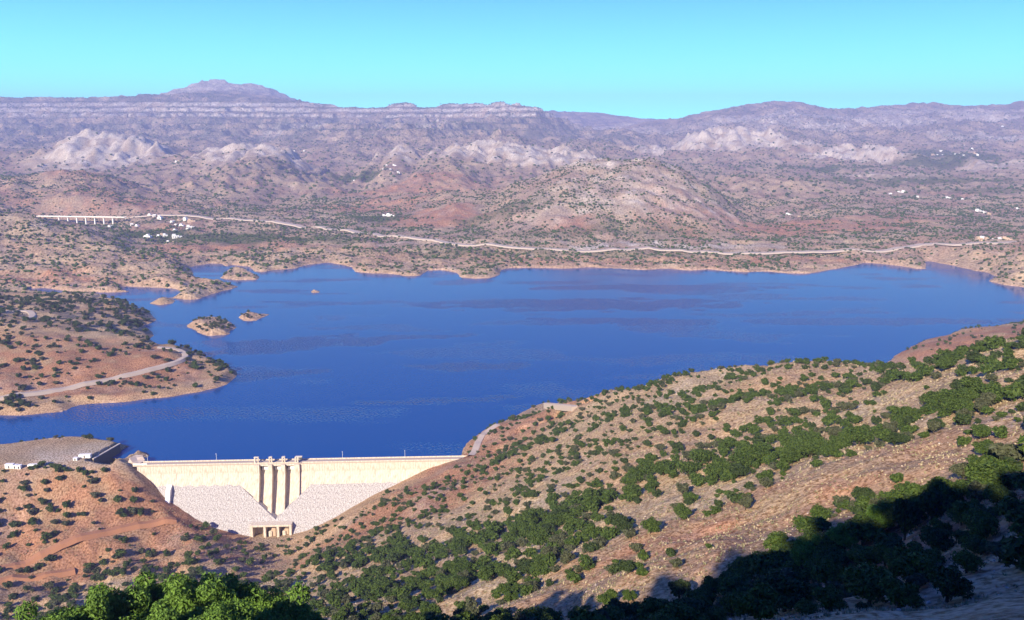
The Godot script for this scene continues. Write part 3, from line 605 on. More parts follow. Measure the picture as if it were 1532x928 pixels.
func poly(a: Array) -> PackedVector2Array:
	var p := PackedVector2Array()
	for i in range(0, a.size(), 2):
		p.append(Vector2(a[i], a[i + 1]))
	return p


func raster(tri: PackedInt32Array, pts: PackedVector2Array, x0: float, z0: float, c: float, w: int, h: int, blur: int) -> Array:
	var hh := PackedFloat32Array()
	var rr := PackedFloat32Array()
	var reg := PackedByteArray()
	hh.resize(w * h)
	rr.resize(w * h)
	reg.resize(w * h)
	for t in range(0, tri.size(), 3):
		var ia := tri[t]
		var ib := tri[t + 1]
		var ic := tri[t + 2]
		var a := pts[ia]
		var b := pts[ib]
		var d := pts[ic]
		var den := (b.y - d.y) * (a.x - d.x) + (d.x - b.x) * (a.y - d.y)
		if absf(den) < 1e-6:
			continue
		var i0 := maxi(0, ceili((minf(a.x, minf(b.x, d.x)) - x0) / c))
		var i1 := mini(w - 1, floori((maxf(a.x, maxf(b.x, d.x)) - x0) / c))
		var j0 := maxi(0, ceili((minf(a.y, minf(b.y, d.y)) - z0) / c))
		var j1 := mini(h - 1, floori((maxf(a.y, maxf(b.y, d.y)) - z0) / c))
		var ha: float = LAND[ia * 5 + 2]
		var hb: float = LAND[ib * 5 + 2]
		var hc: float = LAND[ic * 5 + 2]
		var ra: float = LAND[ia * 5 + 3]
		var rb: float = LAND[ib * 5 + 3]
		var rc: float = LAND[ic * 5 + 3]
		var ga: int = LAND[ia * 5 + 4]
		var gb: int = LAND[ib * 5 + 4]
		var gc: int = LAND[ic * 5 + 4]
		for j in range(j0, j1 + 1):
			var pz := z0 + j * c
			for i in range(i0, i1 + 1):
				var px := x0 + i * c
				var u := ((b.y - d.y) * (px - d.x) + (d.x - b.x) * (pz - d.y)) / den
				var v := ((d.y - a.y) * (px - d.x) + (a.x - d.x) * (pz - d.y)) / den
				var q := 1.0 - u - v
				if u < -1e-4 or v < -1e-4 or q < -1e-4:
					continue
				hh[j * w + i] = ha * u + hb * v + hc * q
				rr[j * w + i] = ra * u + rb * v + rc * q
				reg[j * w + i] = ga if u >= v and u >= q else gb if v >= q else gc
	for k in blur:
		var o := hh.duplicate()
		for j in range(1, h - 1):
			for i in range(1, w - 1):
				var n := j * w + i
				hh[n] = 0.25 * o[n] + 0.125 * (o[n - 1] + o[n + 1] + o[n - w] + o[n + w]) + 0.0625 * (o[n - w - 1] + o[n - w + 1] + o[n + w - 1] + o[n + w + 1])
	var res := [hh, rr]
	for k in 4:
		var f := PackedFloat32Array()
		f.resize(w * h)
		res.append(f)
	res.append(reg)
	return res


func patches(grids: Array, x0: float, z0: float, c: float, w: int, h: int) -> void:
	for p in range(0, PATCHES.size(), 7):
		var cx: float = PATCHES[p]
		var cz: float = PATCHES[p + 1]
		var rx: float = maxf(PATCHES[p + 2], c * 0.8)
		var rz: float = maxf(PATCHES[p + 3], c * 0.8)
		var ch := 2 + int(PATCHES[p + 5])
		var s: float = PATCHES[p + 6]
		var f: PackedFloat32Array = grids[ch]
		for j in range(maxi(0, int((cz - 1.3 * rz - z0) / c)), mini(h, int((cz + 1.3 * rz - z0) / c) + 2)):
			for i in range(maxi(0, int((cx - 1.3 * rx - x0) / c)), mini(w, int((cx + 1.3 * rx - x0) / c) + 2)):
				var dx := (x0 + i * c - cx) / rx
				var dz := (z0 + j * c - cz) / rz
				var v := s * clampf(1.35 - dx * dx - dz * dz, 0.0, 1.0)
				f[j * w + i] = maxf(f[j * w + i], v) + 0.3 * minf(f[j * w + i], v)
		grids[ch] = f


func cell(f: PackedFloat32Array, x0: float, z0: float, c: float, w: int, h: int, x: float, z: float) -> float:
	var fx := clampf((x - x0) / c, 0.0, w - 1.001)
	var fz := clampf((z - z0) / c, 0.0, h - 1.001)
	var i := int(fx)
	var j := int(fz)
	fx -= i
	fz -= j
	var n := j * w + i
	return lerpf(lerpf(f[n], f[n + 1], fx), lerpf(f[n + w], f[n + w + 1], fx), fz)


func near_share(x: float, z: float) -> float:
	var e := minf(minf(x - NX0, NX0 + NC * (NW - 1) - x), minf(z - NZ0, NZ0 + NC * (NH - 1) - z))
	return clampf(e / 80.0, 0.0, 1.0)


func channel(k: int, x: float, z: float) -> float:
	var s := near_share(x, z)
	if s >= 1.0:
		return cell(near_map[k], NX0, NZ0, NC, NW, NH, x, z)
	var v := cell(far_map[k], FX0, FZ0, FC, FW, FH, x, z)
	return v if s <= 0.0 else lerpf(v, cell(near_map[k], NX0, NZ0, NC, NW, NH, x, z), s)


func region(x: float, z: float) -> int:
	if near_share(x, z) > 0.5:
		return near_reg[clampi(roundi((z - NZ0) / NC), 0, NH - 1) * NW + clampi(roundi((x - NX0) / NC), 0, NW - 1)]
	return far_reg[clampi(roundi((z - FZ0) / FC), 0, FH - 1) * FW + clampi(roundi((x - FX0) / FC), 0, FW - 1)]


func shore_at(x: float, z: float) -> float:
	if x < SX0 or z < SZ0 or x > SX0 + SC * (SW - 1) or z > SZ0 + SC * (SH - 1):
		return 200.0
	return cell(shore, SX0, SZ0, SC, SW, SH, x, z)


func ground(x: float, z: float) -> float:
	var d := -z
	var h := channel(0, x, z)
	var r := channel(1, x, z)
	if d > 900.0:
		var far := smoothstep(2600.0, 6000.0, d)
		var k := smoothstep(1500.0, 3600.0, d)
		if k > 0.0:
			h += r * (far * 100.0 * (n_big.get_noise_2d(x, z * 0.8) * 0.5) + (8.0 + 36.0 * k) * k * n_mid.get_noise_2d(x, z * lerpf(1.0, 0.5, far)) * 0.65)
		var pale := channel(3, x, z)
		if pale > 0.05 and d > 3000.0:  # gullied badlands
			h += minf(pale, 1.2) * 26.0 * n_gully.get_noise_2d(x + 30.0 * n_hill.get_noise_2d(x, z), z * 0.4)
		h += r * (6.0 + 5.0 * smoothstep(900.0, 1900.0, d)) * n_hill.get_noise_2d(x, z)
		if far > 0.3 and h > 200.0:  # rock ledges
			var s := (h + 14.0 * n_patch.get_noise_2d(x, z)) / 48.0
			var f := s - floorf(s)
			h = lerpf(h, h + (smoothstep(0.35, 0.65, f) - f) * 48.0, 0.55 * smoothstep(200.0, 300.0, h) * (1.0 - 0.75 * smoothstep(300.0, 1500.0, x)))
	else:
		h += r * 6.0 * n_hill.get_noise_2d(x, z) * smoothstep(40.0, 180.0, absf(z) + absf(x))
	if d < 2400.0:
		h += r * 0.9 * n_fine.get_noise_2d(x, z)
	if d > 560.0 and d < 2120.0:
		var s := shore_at(x, z)
		if s < 200.0:
			s += 3.5 * n_warp.get_noise_2d(x, z) * smoothstep(700.0, 760.0, d)
			if s < 0.0:
				return maxf(0.4 * s - 0.3, -14.0)
			var bank := 0.4 + s * (0.55 + 0.35 * n_warp.get_noise_2d(x * 0.6 + 900.0, z * 0.6))
			h = minf(h, bank)
			if d > 700.0:
				h = maxf(h, 0.4 + 0.12 * minf(s, 12.0))
	# cut of the intake channel through the abutment
	if d > 640.0 and d < 715.0 and x < -290.0 and x > -352.0:
		var c := cut_distance(x, z)
		h = minf(h, -12.0 + maxf(0.0, absf(c) - 8.0) * 7.0)
	return h


func cut_distance(x: float, z: float) -> float:
	# across the channel, which runs from the lake towards the viewer
	var a := Vector2(-316, -712)
	var b := Vector2(-324, -662)
	var t := (b - a).normalized()
	var q := Vector2(x, z) - a
	var along := q.dot(t)
	var off := absf(q.dot(Vector2(-t.y, t.x)))
	return maxf(off, maxf(-along, along - a.distance_to(b)) + 8.0)


const TAN_SOIL := Vector3(0.60, 0.435, 0.29)
const RED_SOIL := Vector3(0.45, 0.235, 0.15)
const PALE_ROCK := Vector3(0.64, 0.575, 0.52)
const DRY_GRASS := Vector3(0.55, 0.435, 0.285)
const BROWN_SOIL := Vector3(0.33, 0.265, 0.225)
const FIELD := Vector3(0.10, 0.12, 0.055)


func tint(x: float, z: float, h: float, slope: float) -> Color:
	var d := -z
	var wx := x + 14.0 * n_warp.get_noise_2d(x * 0.5, z * 0.5) * clampf(d / 500.0, 0.3, 6.0)
	var wz := z + 14.0 * n_warp.get_noise_2d(x * 0.5 + 333.0, z * 0.5) * clampf(d / 500.0, 0.3, 6.0)
	var a := n_tint.get_noise_2d(x, z)
	var b := n_patch.get_noise_2d(x, z)
	var e := n_fine.get_noise_2d(x * 0.7 + 70.0, z * 0.7)
	var red := channel(2, wx, wz)
	var pale := channel(3, wx, wz)
	var green := channel(4, wx, wz)
	var c := TAN_SOIL.lerp(DRY_GRASS, clampf(0.4 + 1.3 * a, 0.0, 1.0))
	c = c.lerp(BROWN_SOIL, clampf(smoothstep(900.0, 2600.0, d) * (0.72 + 0.7 * b), 0.0, 0.95))
	c = c.lerp(RED_SOIL, clampf(0.08 + 0.5 * b + 0.35 * a + red * (0.7 + 0.9 * e + 0.5 * a), 0.0, 0.9))
	c = c.lerp(PALE_ROCK, clampf(pale * (0.45 + 0.9 * a + 0.5 * (n_gully.get_noise_2d(x + 30.0 * n_hill.get_noise_2d(x, z), z * 0.4) if pale > 0.05 else 0.0)) + maxf(0.0, a * 0.7 - 0.12), 0.0, 1.0))
	c = c.lerp(FIELD, clampf(green * smoothstep(1200.0, 1700.0, d) * 0.9, 0.0, 0.85))
	if d > 4800.0:  # blue-green juniper cover on the long slopes
		c = c.lerp(Vector3(0.15, 0.155, 0.13), clampf(smoothstep(4800.0, 6800.0, d) * (0.45 - 0.35 * smoothstep(0.0, 1500.0, x) + 1.2 * b + 0.7 * a), 0.0, 0.85))
		c = c.lerp(PALE_ROCK, clampf(0.8 * pale, 0.0, 0.7) * clampf(0.5 + 1.5 * a, 0.0, 1.0))
	if d > 6800.0 and d < 8900.0 and x < 800.0:  # limestone beds that crop out along the escarpment
		var y := h + 14.0 * n_patch.get_noise_2d(x, z)
		for k in [[504.0, 11.0], [456.0, 11.0], [408.0, 7.0]]:
			c = c.lerp(PALE_ROCK * 1.15, 0.95 * clampf(2.4 - 1.4 * absf(y - k[0]) / k[1], 0.0, 1.0) * clampf(0.95 + 0.8 * a, 0.0, 1.0))
	if d > 560.0 and d < 2120.0:  # bare rim that the falling lake has left
		var s := shore_at(x, z)
		if s < 40.0 and h < 9.0 and d > 690.0:
			c = c.lerp(Vector3(0.58, 0.40, 0.285), clampf(1.25 - h / (3.2 + 1.5 * a), 0.0, 0.9))
	var v := 1.0 + 0.28 * e + 0.12 * a
	return Color(c.x * v, c.y * v, c.z * v)


func in_view(x: float, z: float, margin: float, ease: float) -> bool:
	return absf(x) < (-z) * ease + margin


func terrain() -> void:
	var leaves := []
	split_land(-8192.0, -15360.0, 16384.0, leaves)
	var got := []
	got.resize(leaves.size())
	var task := WorkerThreadPool.add_group_task(func(i: int) -> void: got[i] = patch_of_land(leaves[i]), leaves.size())
	WorkerThreadPool.wait_for_group_task_completion(task)
	var acc := {}
	for g in got:
		for r in g.idx:
			if not acc.has(r):
				acc[r] = [PackedVector3Array(), PackedVector3Array(), PackedColorArray(), PackedInt32Array()]
			var s: Array = acc[r]
			var off: int = s[0].size()
			s[0].append_array(g.pos)
			s[1].append_array(g.nor)
			s[2].append_array(g.col)
			var ix: PackedInt32Array = g.idx[r]
			for n in ix.size():
				ix[n] += off
			s[3].append_array(ix)
	var tris := 0
	for r in acc:
		var s: Array = acc[r]
		var arr := []
		arr.resize(Mesh.ARRAY_MAX)
		arr[Mesh.ARRAY_VERTEX] = s[0]
		arr[Mesh.ARRAY_NORMAL] = s[1]
		arr[Mesh.ARRAY_COLOR] = s[2]
		arr[Mesh.ARRAY_INDEX] = s[3]
		tris += s[3].size() / 3
		var m := ArrayMesh.new()
		m.add_surface_from_arrays(Mesh.PRIMITIVE_TRIANGLES, arr)
		tag(obj("island" if r >= 20 else REGION_NAMES[r], m, mats.mountain_rock if r == 6 else mats.hill_soil if r in [3, 4, 5] or r >= 20 else mats.soil), "", "", "", "structure")
	print("leaves ", leaves.size(), " triangles ", tris)


func split_land(x: float, z: float, size: float, out: Array) -> void:
	# keep what the view can show (with room to step aside) and the slope behind the viewer, which shades the foreground
	var cx := clampf(0.0, x, x + size)
	var far_z := -z
	if z + size > 0.0 and (absf(cx) > 420.0 or z > 300.0):
		return
	if z + size <= 0.0 and absf(cx) > far_z * 0.72 + 250.0:
		return
	if z + size <= -12400.0:
		return
	var cz := clampf(0.0, z, z + size)
	var dist := maxf(60.0, Vector2(cx, cz).length())
	if z > 0.0:
		dist = maxf(dist * 4.0, 900.0)
	if size > 16.5 and size / 16.0 > 0.0042 * dist:
		var q := size / 2.0
		for k in 4:
			split_land(x + q * (k % 2), z + q * (k / 2), q, out)
		return
	out.append([x, z, size])


func patch_of_land(l: Array) -> Dictionary:
	var x0: float = l[0]
	var z0: float = l[1]
	var st: float = l[2] / 16.0
	var hs := PackedFloat32Array()
	hs.resize(19 * 19)
	for j in 19:
		for i in 19:
			hs[j * 19 + i] = ground(x0 + (i - 1) * st, z0 + (j - 1) * st)
	var pos := PackedVector3Array()
	var nor := PackedVector3Array()
	var col := PackedColorArray()
	var idx := {}
	for j in 17:
		for i in 17:
			var n := (j + 1) * 19 + i + 1
			var x := x0 + i * st
			var z := z0 + j * st
			var nn := Vector3(hs[n - 1] - hs[n + 1], 2.0 * st, hs[n - 19] - hs[n + 19]).normalized()
			pos.append(Vector3(x, hs[n], z))
			nor.append(nn)
			col.append(tint(x, z, hs[n], nn.y))
	for j in 16:
		for i in 16:
			var a := j * 17 + i
			if maxf(maxf(pos[a].y, pos[a + 1].y), maxf(pos[a + 17].y, pos[a + 18].y)) < -3.0 and z0 + j * st < -690.0:
				continue
			var r := region(x0 + (i + 0.5) * st, z0 + (j + 0.5) * st)
			if r == 3:
				r = maxi(3, 20 + which_island(x0 + (i + 0.5) * st, z0 + (j + 0.5) * st))
			if not idx.has(r):
				idx[r] = PackedInt32Array()
			var ix: PackedInt32Array = idx[r]
			ix.append_array(PackedInt32Array([a, a + 1, a + 17, a + 1, a + 18, a + 17]))
			idx[r] = ix
	# skirts close the joints between coarser and finer patches
	if idx.size():
		var r0: int = idx.keys()[0]
		var ix: PackedInt32Array = idx[r0]
		for side in 4:
			for k in 16:
				var a: int = [k, 16 * 17 + k, k * 17, k * 17 + 16][side]
				var b: int = [k + 1, 16 * 17 + k + 1, (k + 1) * 17, (k + 1) * 17 + 16][side]
				if pos[a].y < -2.0 and z0 < -690.0:
					continue
				var n := pos.size()
				for q in [a, b]:
					pos.append(pos[q] - Vector3(0, st * 1.2, 0))
					nor.append(nor[q])
					col.append(col[q])
				ix.append_array(PackedInt32Array([a, b, n, b, n + 1, n]))
		idx[r0] = ix
	return {"pos": pos, "nor": nor, "col": col, "idx": idx}


func which_island(x: float, z: float) -> int:
	if x > -180.0 or z > -1000.0 or z < -1800.0:
		return -100
	for k in ISLANDS.size():
		var p := poly(ISLANDS[k])
		var c := Vector2.ZERO
		for q in p:
			c += q / p.size()
		if Vector2(x, z).distance_to(c) < (22.0 if k == 3 else 52.0):
			return k
	return -100


func water() -> void:
	var cut := PackedVector2Array([Vector2(-2600, -667), Vector2(-2600, -2300), Vector2(2600, -2300), Vector2(2600, -640), Vector2(200, -640), Vector2(-20, -678), Vector2(-41, -679), Vector2(-296, -666)])
	var arr := []
	arr.resize(Mesh.ARRAY_MAX)
	var v := PackedVector3Array()
	var n := PackedVector3Array()
	var ix := PackedInt32Array()
	var outline := lake_poly.duplicate()
	if Geometry2D.is_polygon_clockwise(outline):
		outline.reverse()
	for big in Geometry2D.offset_polygon(outline, 22.0):
		if Geometry2D.is_polygon_clockwise(big):
			continue
		for p in Geometry2D.intersect_polygons(big, cut):
			var t := Geometry2D.triangulate_polygon(p)
			for k in range(0, t.size(), 3):
				var a := p[t[k]]
				var b := p[t[k + 1]]
				var c := p[t[k + 2]]
				var o := v.size()
				var flip := (b - a).cross(c - a) < 0.0
				for q in ([a, c, b] if flip else [a, b, c]):
					v.append(Vector3(q.x, 0, q.y))
					n.append(Vector3.UP)
				ix.append_array(PackedInt32Array([o, o + 1, o + 2]))
	var uv := PackedVector2Array()
	for q in v:
		uv.append(Vector2((q.x + 1300.0) / 2600.0, (q.z + 2300.0) / 1700.0))
	arr[Mesh.ARRAY_TEX_UV] = uv
	var tg := PackedFloat32Array()
	for q in v:
		tg.append_array(PackedFloat32Array([1, 0, 0, 1]))
	arr[Mesh.ARRAY_TANGENT] = tg
	arr[Mesh.ARRAY_VERTEX] = v
	arr[Mesh.ARRAY_NORMAL] = n
	arr[Mesh.ARRAY_INDEX] = ix
	var m := ArrayMesh.new()
	m.add_surface_from_arrays(Mesh.PRIMITIVE_TRIANGLES, arr)
	tag(obj("lake_water", m, mats.lake_water), "", "", "", "structure")


# ---------------------------------------------------------------- roads
func smooth_path(a: Array, step: float) -> PackedVector2Array:
	var c := Curve2D.new()
	var p := poly(a)
	for i in p.size():
		var t := (p[mini(i + 1, p.size() - 1)] - p[maxi(i - 1, 0)]) / 6.0
		c.add_point(p[i], -t, t)
	c.bake_interval = step
	return c.get_baked_points()


func ribbon(called: String, path: PackedVector2Array, width: float, lift: float, material: Material) -> void:
	var st := SurfaceTool.new()
	st.begin(Mesh.PRIMITIVE_TRIANGLES)
	var rows := []
	for i in path.size():
		var t := (path[mini(i + 1, path.size() - 1)] - path[maxi(i - 1, 0)]).normalized()
		var s := Vector2(-t.y, t.x)
		var top := -1e9
		var w := width * (1.0 + 0.12 * n_warp.get_noise_2d(path[i].x * 2.0, path[i].y * 2.0))
		for k in 5:
			var q := path[i] + s * w * (k / 4.0 - 0.5)
			top = maxf(top, ground(q.x, q.y))
		rows.append([path[i], s, top, w])
	for k in 2:
		for i in range(1, rows.size() - 1):
			rows[i][2] = maxf(rows[i][2], (rows[i - 1][2] + rows[i][2] + rows[i + 1][2]) / 3.0)
	for i in rows.size() - 1:
		var q := []
		for r in [rows[i], rows[i + 1]]:
			for k in 4:
				var off: float = [-0.5 * r[3] - 2.0, -0.5 * r[3], 0.5 * r[3], 0.5 * r[3] + 2.0][k]
				var p: Vector2 = r[0] + r[1] * off
				q.append(Vector3(p.x, r[2] + lift - (3.0 if k in [0, 3] else 0.0), p.y))
		for k in 3:
			for n in [k, k + 1, k + 4, k + 1, k + 5, k + 4]:
				st.set_smooth_group(-1)
				st.add_vertex(q[n])
	st.generate_normals()
	tag(obj(called, st.commit(), material), "", "", "", "structure")


func roads() -> void:
	ribbon("shore_road", smooth_path(PATHS.far, 20.0), 19.0, 1.8, mats.track)
	ribbon("lakeside_road", smooth_path(PATHS.peninsula, 5.0), 6.0, 0.4, mats.track)
	ribbon("hill_road", smooth_path(PATHS.upper, 6.0), 7.0, 0.5, mats.track)
	ribbon("red_track", smooth_path(PATHS.red, 4.0), 5.0, 0.35, mats.red_track)
	ribbon("red_track", smooth_path(PATHS.red_low, 4.0), 4.0, 0.35, mats.red_track)
	ribbon("bank_track", smooth_path(PATHS.bank, 4.0), 5.0, 0.35, mats.track)


# ---------------------------------------------------------------- mesh helpers
func tool() -> SurfaceTool:
	var st := SurfaceTool.new()
	st.begin(Mesh.PRIMITIVE_TRIANGLES)
	return st


func done(st: SurfaceTool) -> ArrayMesh:
	st.generate_normals()
	return st.commit()


func quad(st: SurfaceTool, a: Vector3, b: Vector3, c: Vector3, d: Vector3) -> void:
	# a b c d clockwise as seen from the front
	for v in [a, b, c, a, c, d]:
		st.set_smooth_group(-1)
		st.add_vertex(v)


func add_box(st: SurfaceTool, lo: Vector3, hi: Vector3, bevel := 0.0) -> void:
	# a box with its vertical and top edges chamfered
	var b := bevel
	var ring := func(y: float, e: float) -> Array:
		var r := []
		for q in [[lo.x + e, lo.z + e + b], [lo.x + e + b, lo.z + e], [hi.x - e - b, lo.z + e], [hi.x - e, lo.z + e + b], [hi.x - e, hi.z - e - b], [hi.x - e - b, hi.z - e], [lo.x + e + b, hi.z - e], [lo.x + e, hi.z - e - b]]:
			r.append(Vector3(q[0], y, q[1]))
		return r
	if b <= 0.0:
		var p := []
		for y in [lo.y, hi.y]:
			for q in [[lo.x, lo.z], [hi.x, lo.z], [hi.x, hi.z], [lo.x, hi.z]]:
				p.append(Vector3(q[0], y, q[1]))
		quad(st, p[4], p[5], p[6], p[7])
		quad(st, p[3], p[2], p[1], p[0])
		for k in 4:
			quad(st, p[k], p[(k + 1) % 4], p[4 + (k + 1) % 4], p[4 + k])
		return
	var rings := [ring.call(lo.y, 0.0), ring.call(hi.y - b, 0.0), ring.call(hi.y, b)]
	for r in 2:
		for k in 8:
			quad(st, rings[r][k], rings[r][(k + 1) % 8], rings[r + 1][(k + 1) % 8], rings[r + 1][k])
	for k in range(1, 7):
		for v in [rings[2][0], rings[2][k], rings[2][k + 1]]:
			st.set_smooth_group(-1)
			st.add_vertex(v)


func box(lo: Vector3, hi: Vector3, bevel := 0.0) -> ArrayMesh:
	var st := tool()
	add_box(st, lo, hi, bevel)
	return done(st)


func slab_profile(st: SurfaceTool, prof: Array, u0: float, u1: float) -> void:
	# extrude a closed profile of (z, y) points from u0 to u1 along x; the points run clockwise seen from +x
	var n := prof.size()
	for k in n:
		var a: Vector2 = prof[k]
		var b: Vector2 = prof[(k + 1) % n]
		quad(st, Vector3(u0, a.y, a.x), Vector3(u0, b.y, b.x), Vector3(u1, b.y, b.x), Vector3(u1, a.y, a.x))
	var p := PackedVector2Array(prof)
	var t := Geometry2D.triangulate_polygon(p)
	for k in range(0, t.size(), 3):
		for s in 2:
			for m in 3:
				var q := p[t[k + (m if s == 0 else 2 - m)]]
				st.set_smooth_group(-1)
				st.add_vertex(Vector3(u1 if s == 0 else u0, q.y, q.x))


func profile(prof: Array, u0: float, u1: float) -> ArrayMesh:
	var st := tool()
	slab_profile(st, prof, u0, u1)
	return done(st)


# ---------------------------------------------------------------- the dam (x along the crest, z downstream)
func facing_top(u: float) -> float:
	if u < 79.0: return -13.0
	if u < 109.8: return lerpf(-13.0, -37.0, (u - 79.0) / 30.8)
	if u < 135.0: return lerpf(-37.0, -15.0, (u - 109.8) / 25.2)
	return -14.0 + 1.5 * smoothstep(150.0, 240.0, u)


func body_z(y: float) -> float:
	return 0.0 if y > -5.0 else 0.35 * (-5.0 - y)


func dam() -> void:
	var o := base("dam", DAM_AT, DAM_TURN)
	tag(o, "long cream concrete dam with three spillway bays holding back the blue lake", "dam")
	var con: Material = mats.concrete
	# the wall in lengths between its joints; below the ledge it swells into rounded panels
	for side in [[0.0, 91.2, 9], [127.2, 258.0, 13]]:
		for k in side[2]:
			var w: float = (side[1] - side[0]) / side[2]
			var u0: float = side[0] + w * k
			var st := tool()
			slab_profile(st, [Vector2(-7, -55), Vector2(-7, 2.4), Vector2(0, 2.4), Vector2(0, -5), Vector2(17.5, -55)], u0, u0 + w)
			obj("wall_block", done(st), con, o)
			# swelling
			st = tool()
			var cols := 10
			for i in cols:
				for j in 3:
					var f := func(a: int, b: int) -> Vector3:
						var s := float(a) / cols
						var y := lerpf(-4.5, -16.0, b / 3.0)
						var out: float = 0.03 + sin(s * PI) * 0.4 * smoothstep(0.0, 1.0, b / 1.4)
						return Vector3(u0 + 0.15 + (w - 0.3) * s, y, body_z(y) + out)
					quad(st, f.call(i, j), f.call(i + 1, j), f.call(i + 1, j + 1), f.call(i, j + 1))
			obj("rounded_panel", done(st), con, o)
	# roadway, kerbs and parapets
	obj("crest_road", box(Vector3(-3, 2.4, -7.4), Vector3(262, 3.0, 0.5), 0.1), mats.track, o)
	for z in [-7.3, 0.05]:
		var k := 0
		while k < 22:
			var u := -3.0 + 12.04 * k
			k += 1
			if z > 0 and u > 84 and u < 124:
				continue
			obj("parapet", box(Vector3(u + 0.03, 3.0, z), Vector3(u + 12.0, 4.0, z + 0.35), 0.06), con, o)
	obj("parapet", box(Vector3(93.4, 3.0, 0.05), Vector3(125.0, 3.9, 0.35), 0.06), con, o)
	# sloping lower face of rough blocks, a left and a right sheet meeting in a V
	for side in [[2.0, 109.8], [109.8, 256.0]]:
		var st := tool()
		var n := int((side[1] - side[0]) / 1.6)
		var rows := 22
		var at := func(i: int, j: int) -> Vector3:
			var u: float = lerpf(side[0], side[1], float(i) / n)
			var top := facing_top(u)
			if j < 0:
				return Vector3(u, top, body_z(top) - 1.0)
			var y := lerpf(top, -39.9 if u > 92.6 and u < 122.0 else -56.0, float(j) / rows)
			var z := 3.0 + 0.6 * (-13.0 - y)
			return Vector3(u, y, z + 0.22 * n_fine.get_noise_2d(u * 9.0, y * 9.0 + 400.0))
		for i in n:
			for j in range(-1, rows):
				quad(st, at.call(i, j), at.call(i + 1, j), at.call(i + 1, j + 1), at.call(i, j + 1))
		obj("lower_face", done(st), mats.facing, o)
	# spillway: chutes between piers
	for k in 3:
		var u0 := 95.6 + 10.15 * k
		var pr := [Vector2(-7, -55), Vector2(-7, -6.0), Vector2(-6, -4.2), Vector2(-4.6, -3.6), Vector2(-3.2, -4.4), Vector2(-2.2, -7.5), Vector2(-0.6, -13.0), Vector2(4.0, -24.0), Vector2(9.6, -37.0), Vector2(15.0, -48.0), Vector2(17.0, -55.0)]
		obj("chute", profile(pr, u0, u0 + 7.1), con, o)
		var gt := obj("gate", profile([Vector2(-5.2, -3.7), Vector2(-5.2, -0.6), Vector2(-3.0, -0.6), Vector2(-2.3, -2.0), Vector2(-3.0, -3.9)], u0 + 1.0, u0 + 6.7), mats.whitewash, o)
		obj("gate_arm", box(Vector3(u0 + 3.4, -0.6, -4.4), Vector3(u0 + 4.0, 1.0, -3.8), 0.05), mats.steel_paint, gt)
		obj("bridge_beam", box(Vector3(u0 + 0.003, 1.0, -6.9), Vector3(u0 + 7.097, 2.395, 0.45), 0.08), con, o)
	for p in [[91.2, 95.6, 2.2], [102.7, 105.75, 2.6], [112.85, 115.9, 2.6], [123.0, 127.2, 2.2]]:
		var e: float = p[2]
		obj("pier", profile([Vector2(-9, -55), Vector2(-9, 2.39), Vector2(e, 2.39), Vector2(e, -5), Vector2(e + 11.4, -37.0), Vector2(e + 17.5, -55)], p[0] + 0.004, p[1] - 0.004), con, o)
	# hoist towers on the piers
	var n := 0
	for u in [93.4, 104.2, 114.4, 125.2]:
		var st := tool()
		for s in ([-1.6, 1.1] if n == 0 else [-0.9, 0.9] if n < 3 else [-1.5]):
			slab_profile(st, [Vector2(-2.2, 3.0), Vector2(-1.7, 7.6), Vector2(-0.5, 7.6), Vector2(0.0, 3.0)], u + s - 0.45, u + s + 0.45)
		if n == 3:
			slab_profile(st, [Vector2(-2.2, 3.0), Vector2(-1.7, 7.6), Vector2(-0.5, 7.6), Vector2(0.0, 3.0)], u - 0.2, u + 0.9)
		var t := obj("hoist_tower", done(st), con, o)
		obj("cap", box(Vector3(u - (2.2 if n == 0 else 1.3), 7.6, -2.2), Vector3(u + (1.7 if n == 0 else 4.0 if n == 3 else 1.3), 8.2, 0.1), 0.08), con, t)
		if n == 3:
			obj("cab", box(Vector3(u + 1.6, 5.4, -2.0), Vector3(u + 3.6, 7.59, -0.3), 0.1), mats.dark_metal, t)
		n += 1
	# outlet works at the foot
	var w := obj("outlet_roof", box(Vector3(91.5, -39.6, 11), Vector3(123.4, -38.2, 25.0), 0.15), con, o)
	for u in [91.6, 101.6, 111.8, 121.4]:
		obj("outlet_pier", box(Vector3(u, -56, 11), Vector3(u + 1.9, -39.61, 24.8), 0.12), con, o)
	obj("outlet_wall", box(Vector3(91.8, -56, 10.0), Vector3(122.9, -38.3, 10.98)), mats.shade_dark_stone, o)  # back wall coloured dark to stand for the shade inside the openings
	for u in [107.0, 117.0]:
		obj("valve_house", box(Vector3(u, -56, 17.5), Vector3(u + 3.4, -43.2 if u > 110 else -42.6, 21.5), 0.4), mats.ochre_wall, o)
	for u in [105.0, 115.6]:
		obj("valve_block", box(Vector3(u, -56, 19.5), Vector3(u + 2.6, -44.5, 22.6), 0.3), con, o)
	# training wall by the abutment
	obj("training_wall", profile([Vector2(1, -14), Vector2(3.5, -12), Vector2(9, -14.5), Vector2(12, -21), Vector2(21, -31), Vector2(24, -36), Vector2(24, -50), Vector2(1, -50)], 24.0, 27.5), mats.whitewash, o)
	var lp := obj("crest_rail", box(Vector3(-3, 4.0, 0.1), Vector3(8, 4.9, 0.25), 0.03), mats.whitewash, o)
	for u in [6.0, 60.0, 160.0, 210.0]:
		var st := tool()
		add_box(st, Vector3(u, 3.9, -7.2), Vector3(u + 0.22, 9.5, -7.0), 0.03)
		var mast := obj("lamp_mast", done(st), mats.steel_paint, o)
		obj("lamp_head", box(Vector3(u - 0.1, 9.3, -7.1), Vector3(u + 0.3, 9.55, -5.6), 0.04), mats.steel_paint, mast)


func at_ground(x: float, z: float, sink := 0.0) -> Vector3:
	return Vector3(x, ground(x, z) - sink, z)


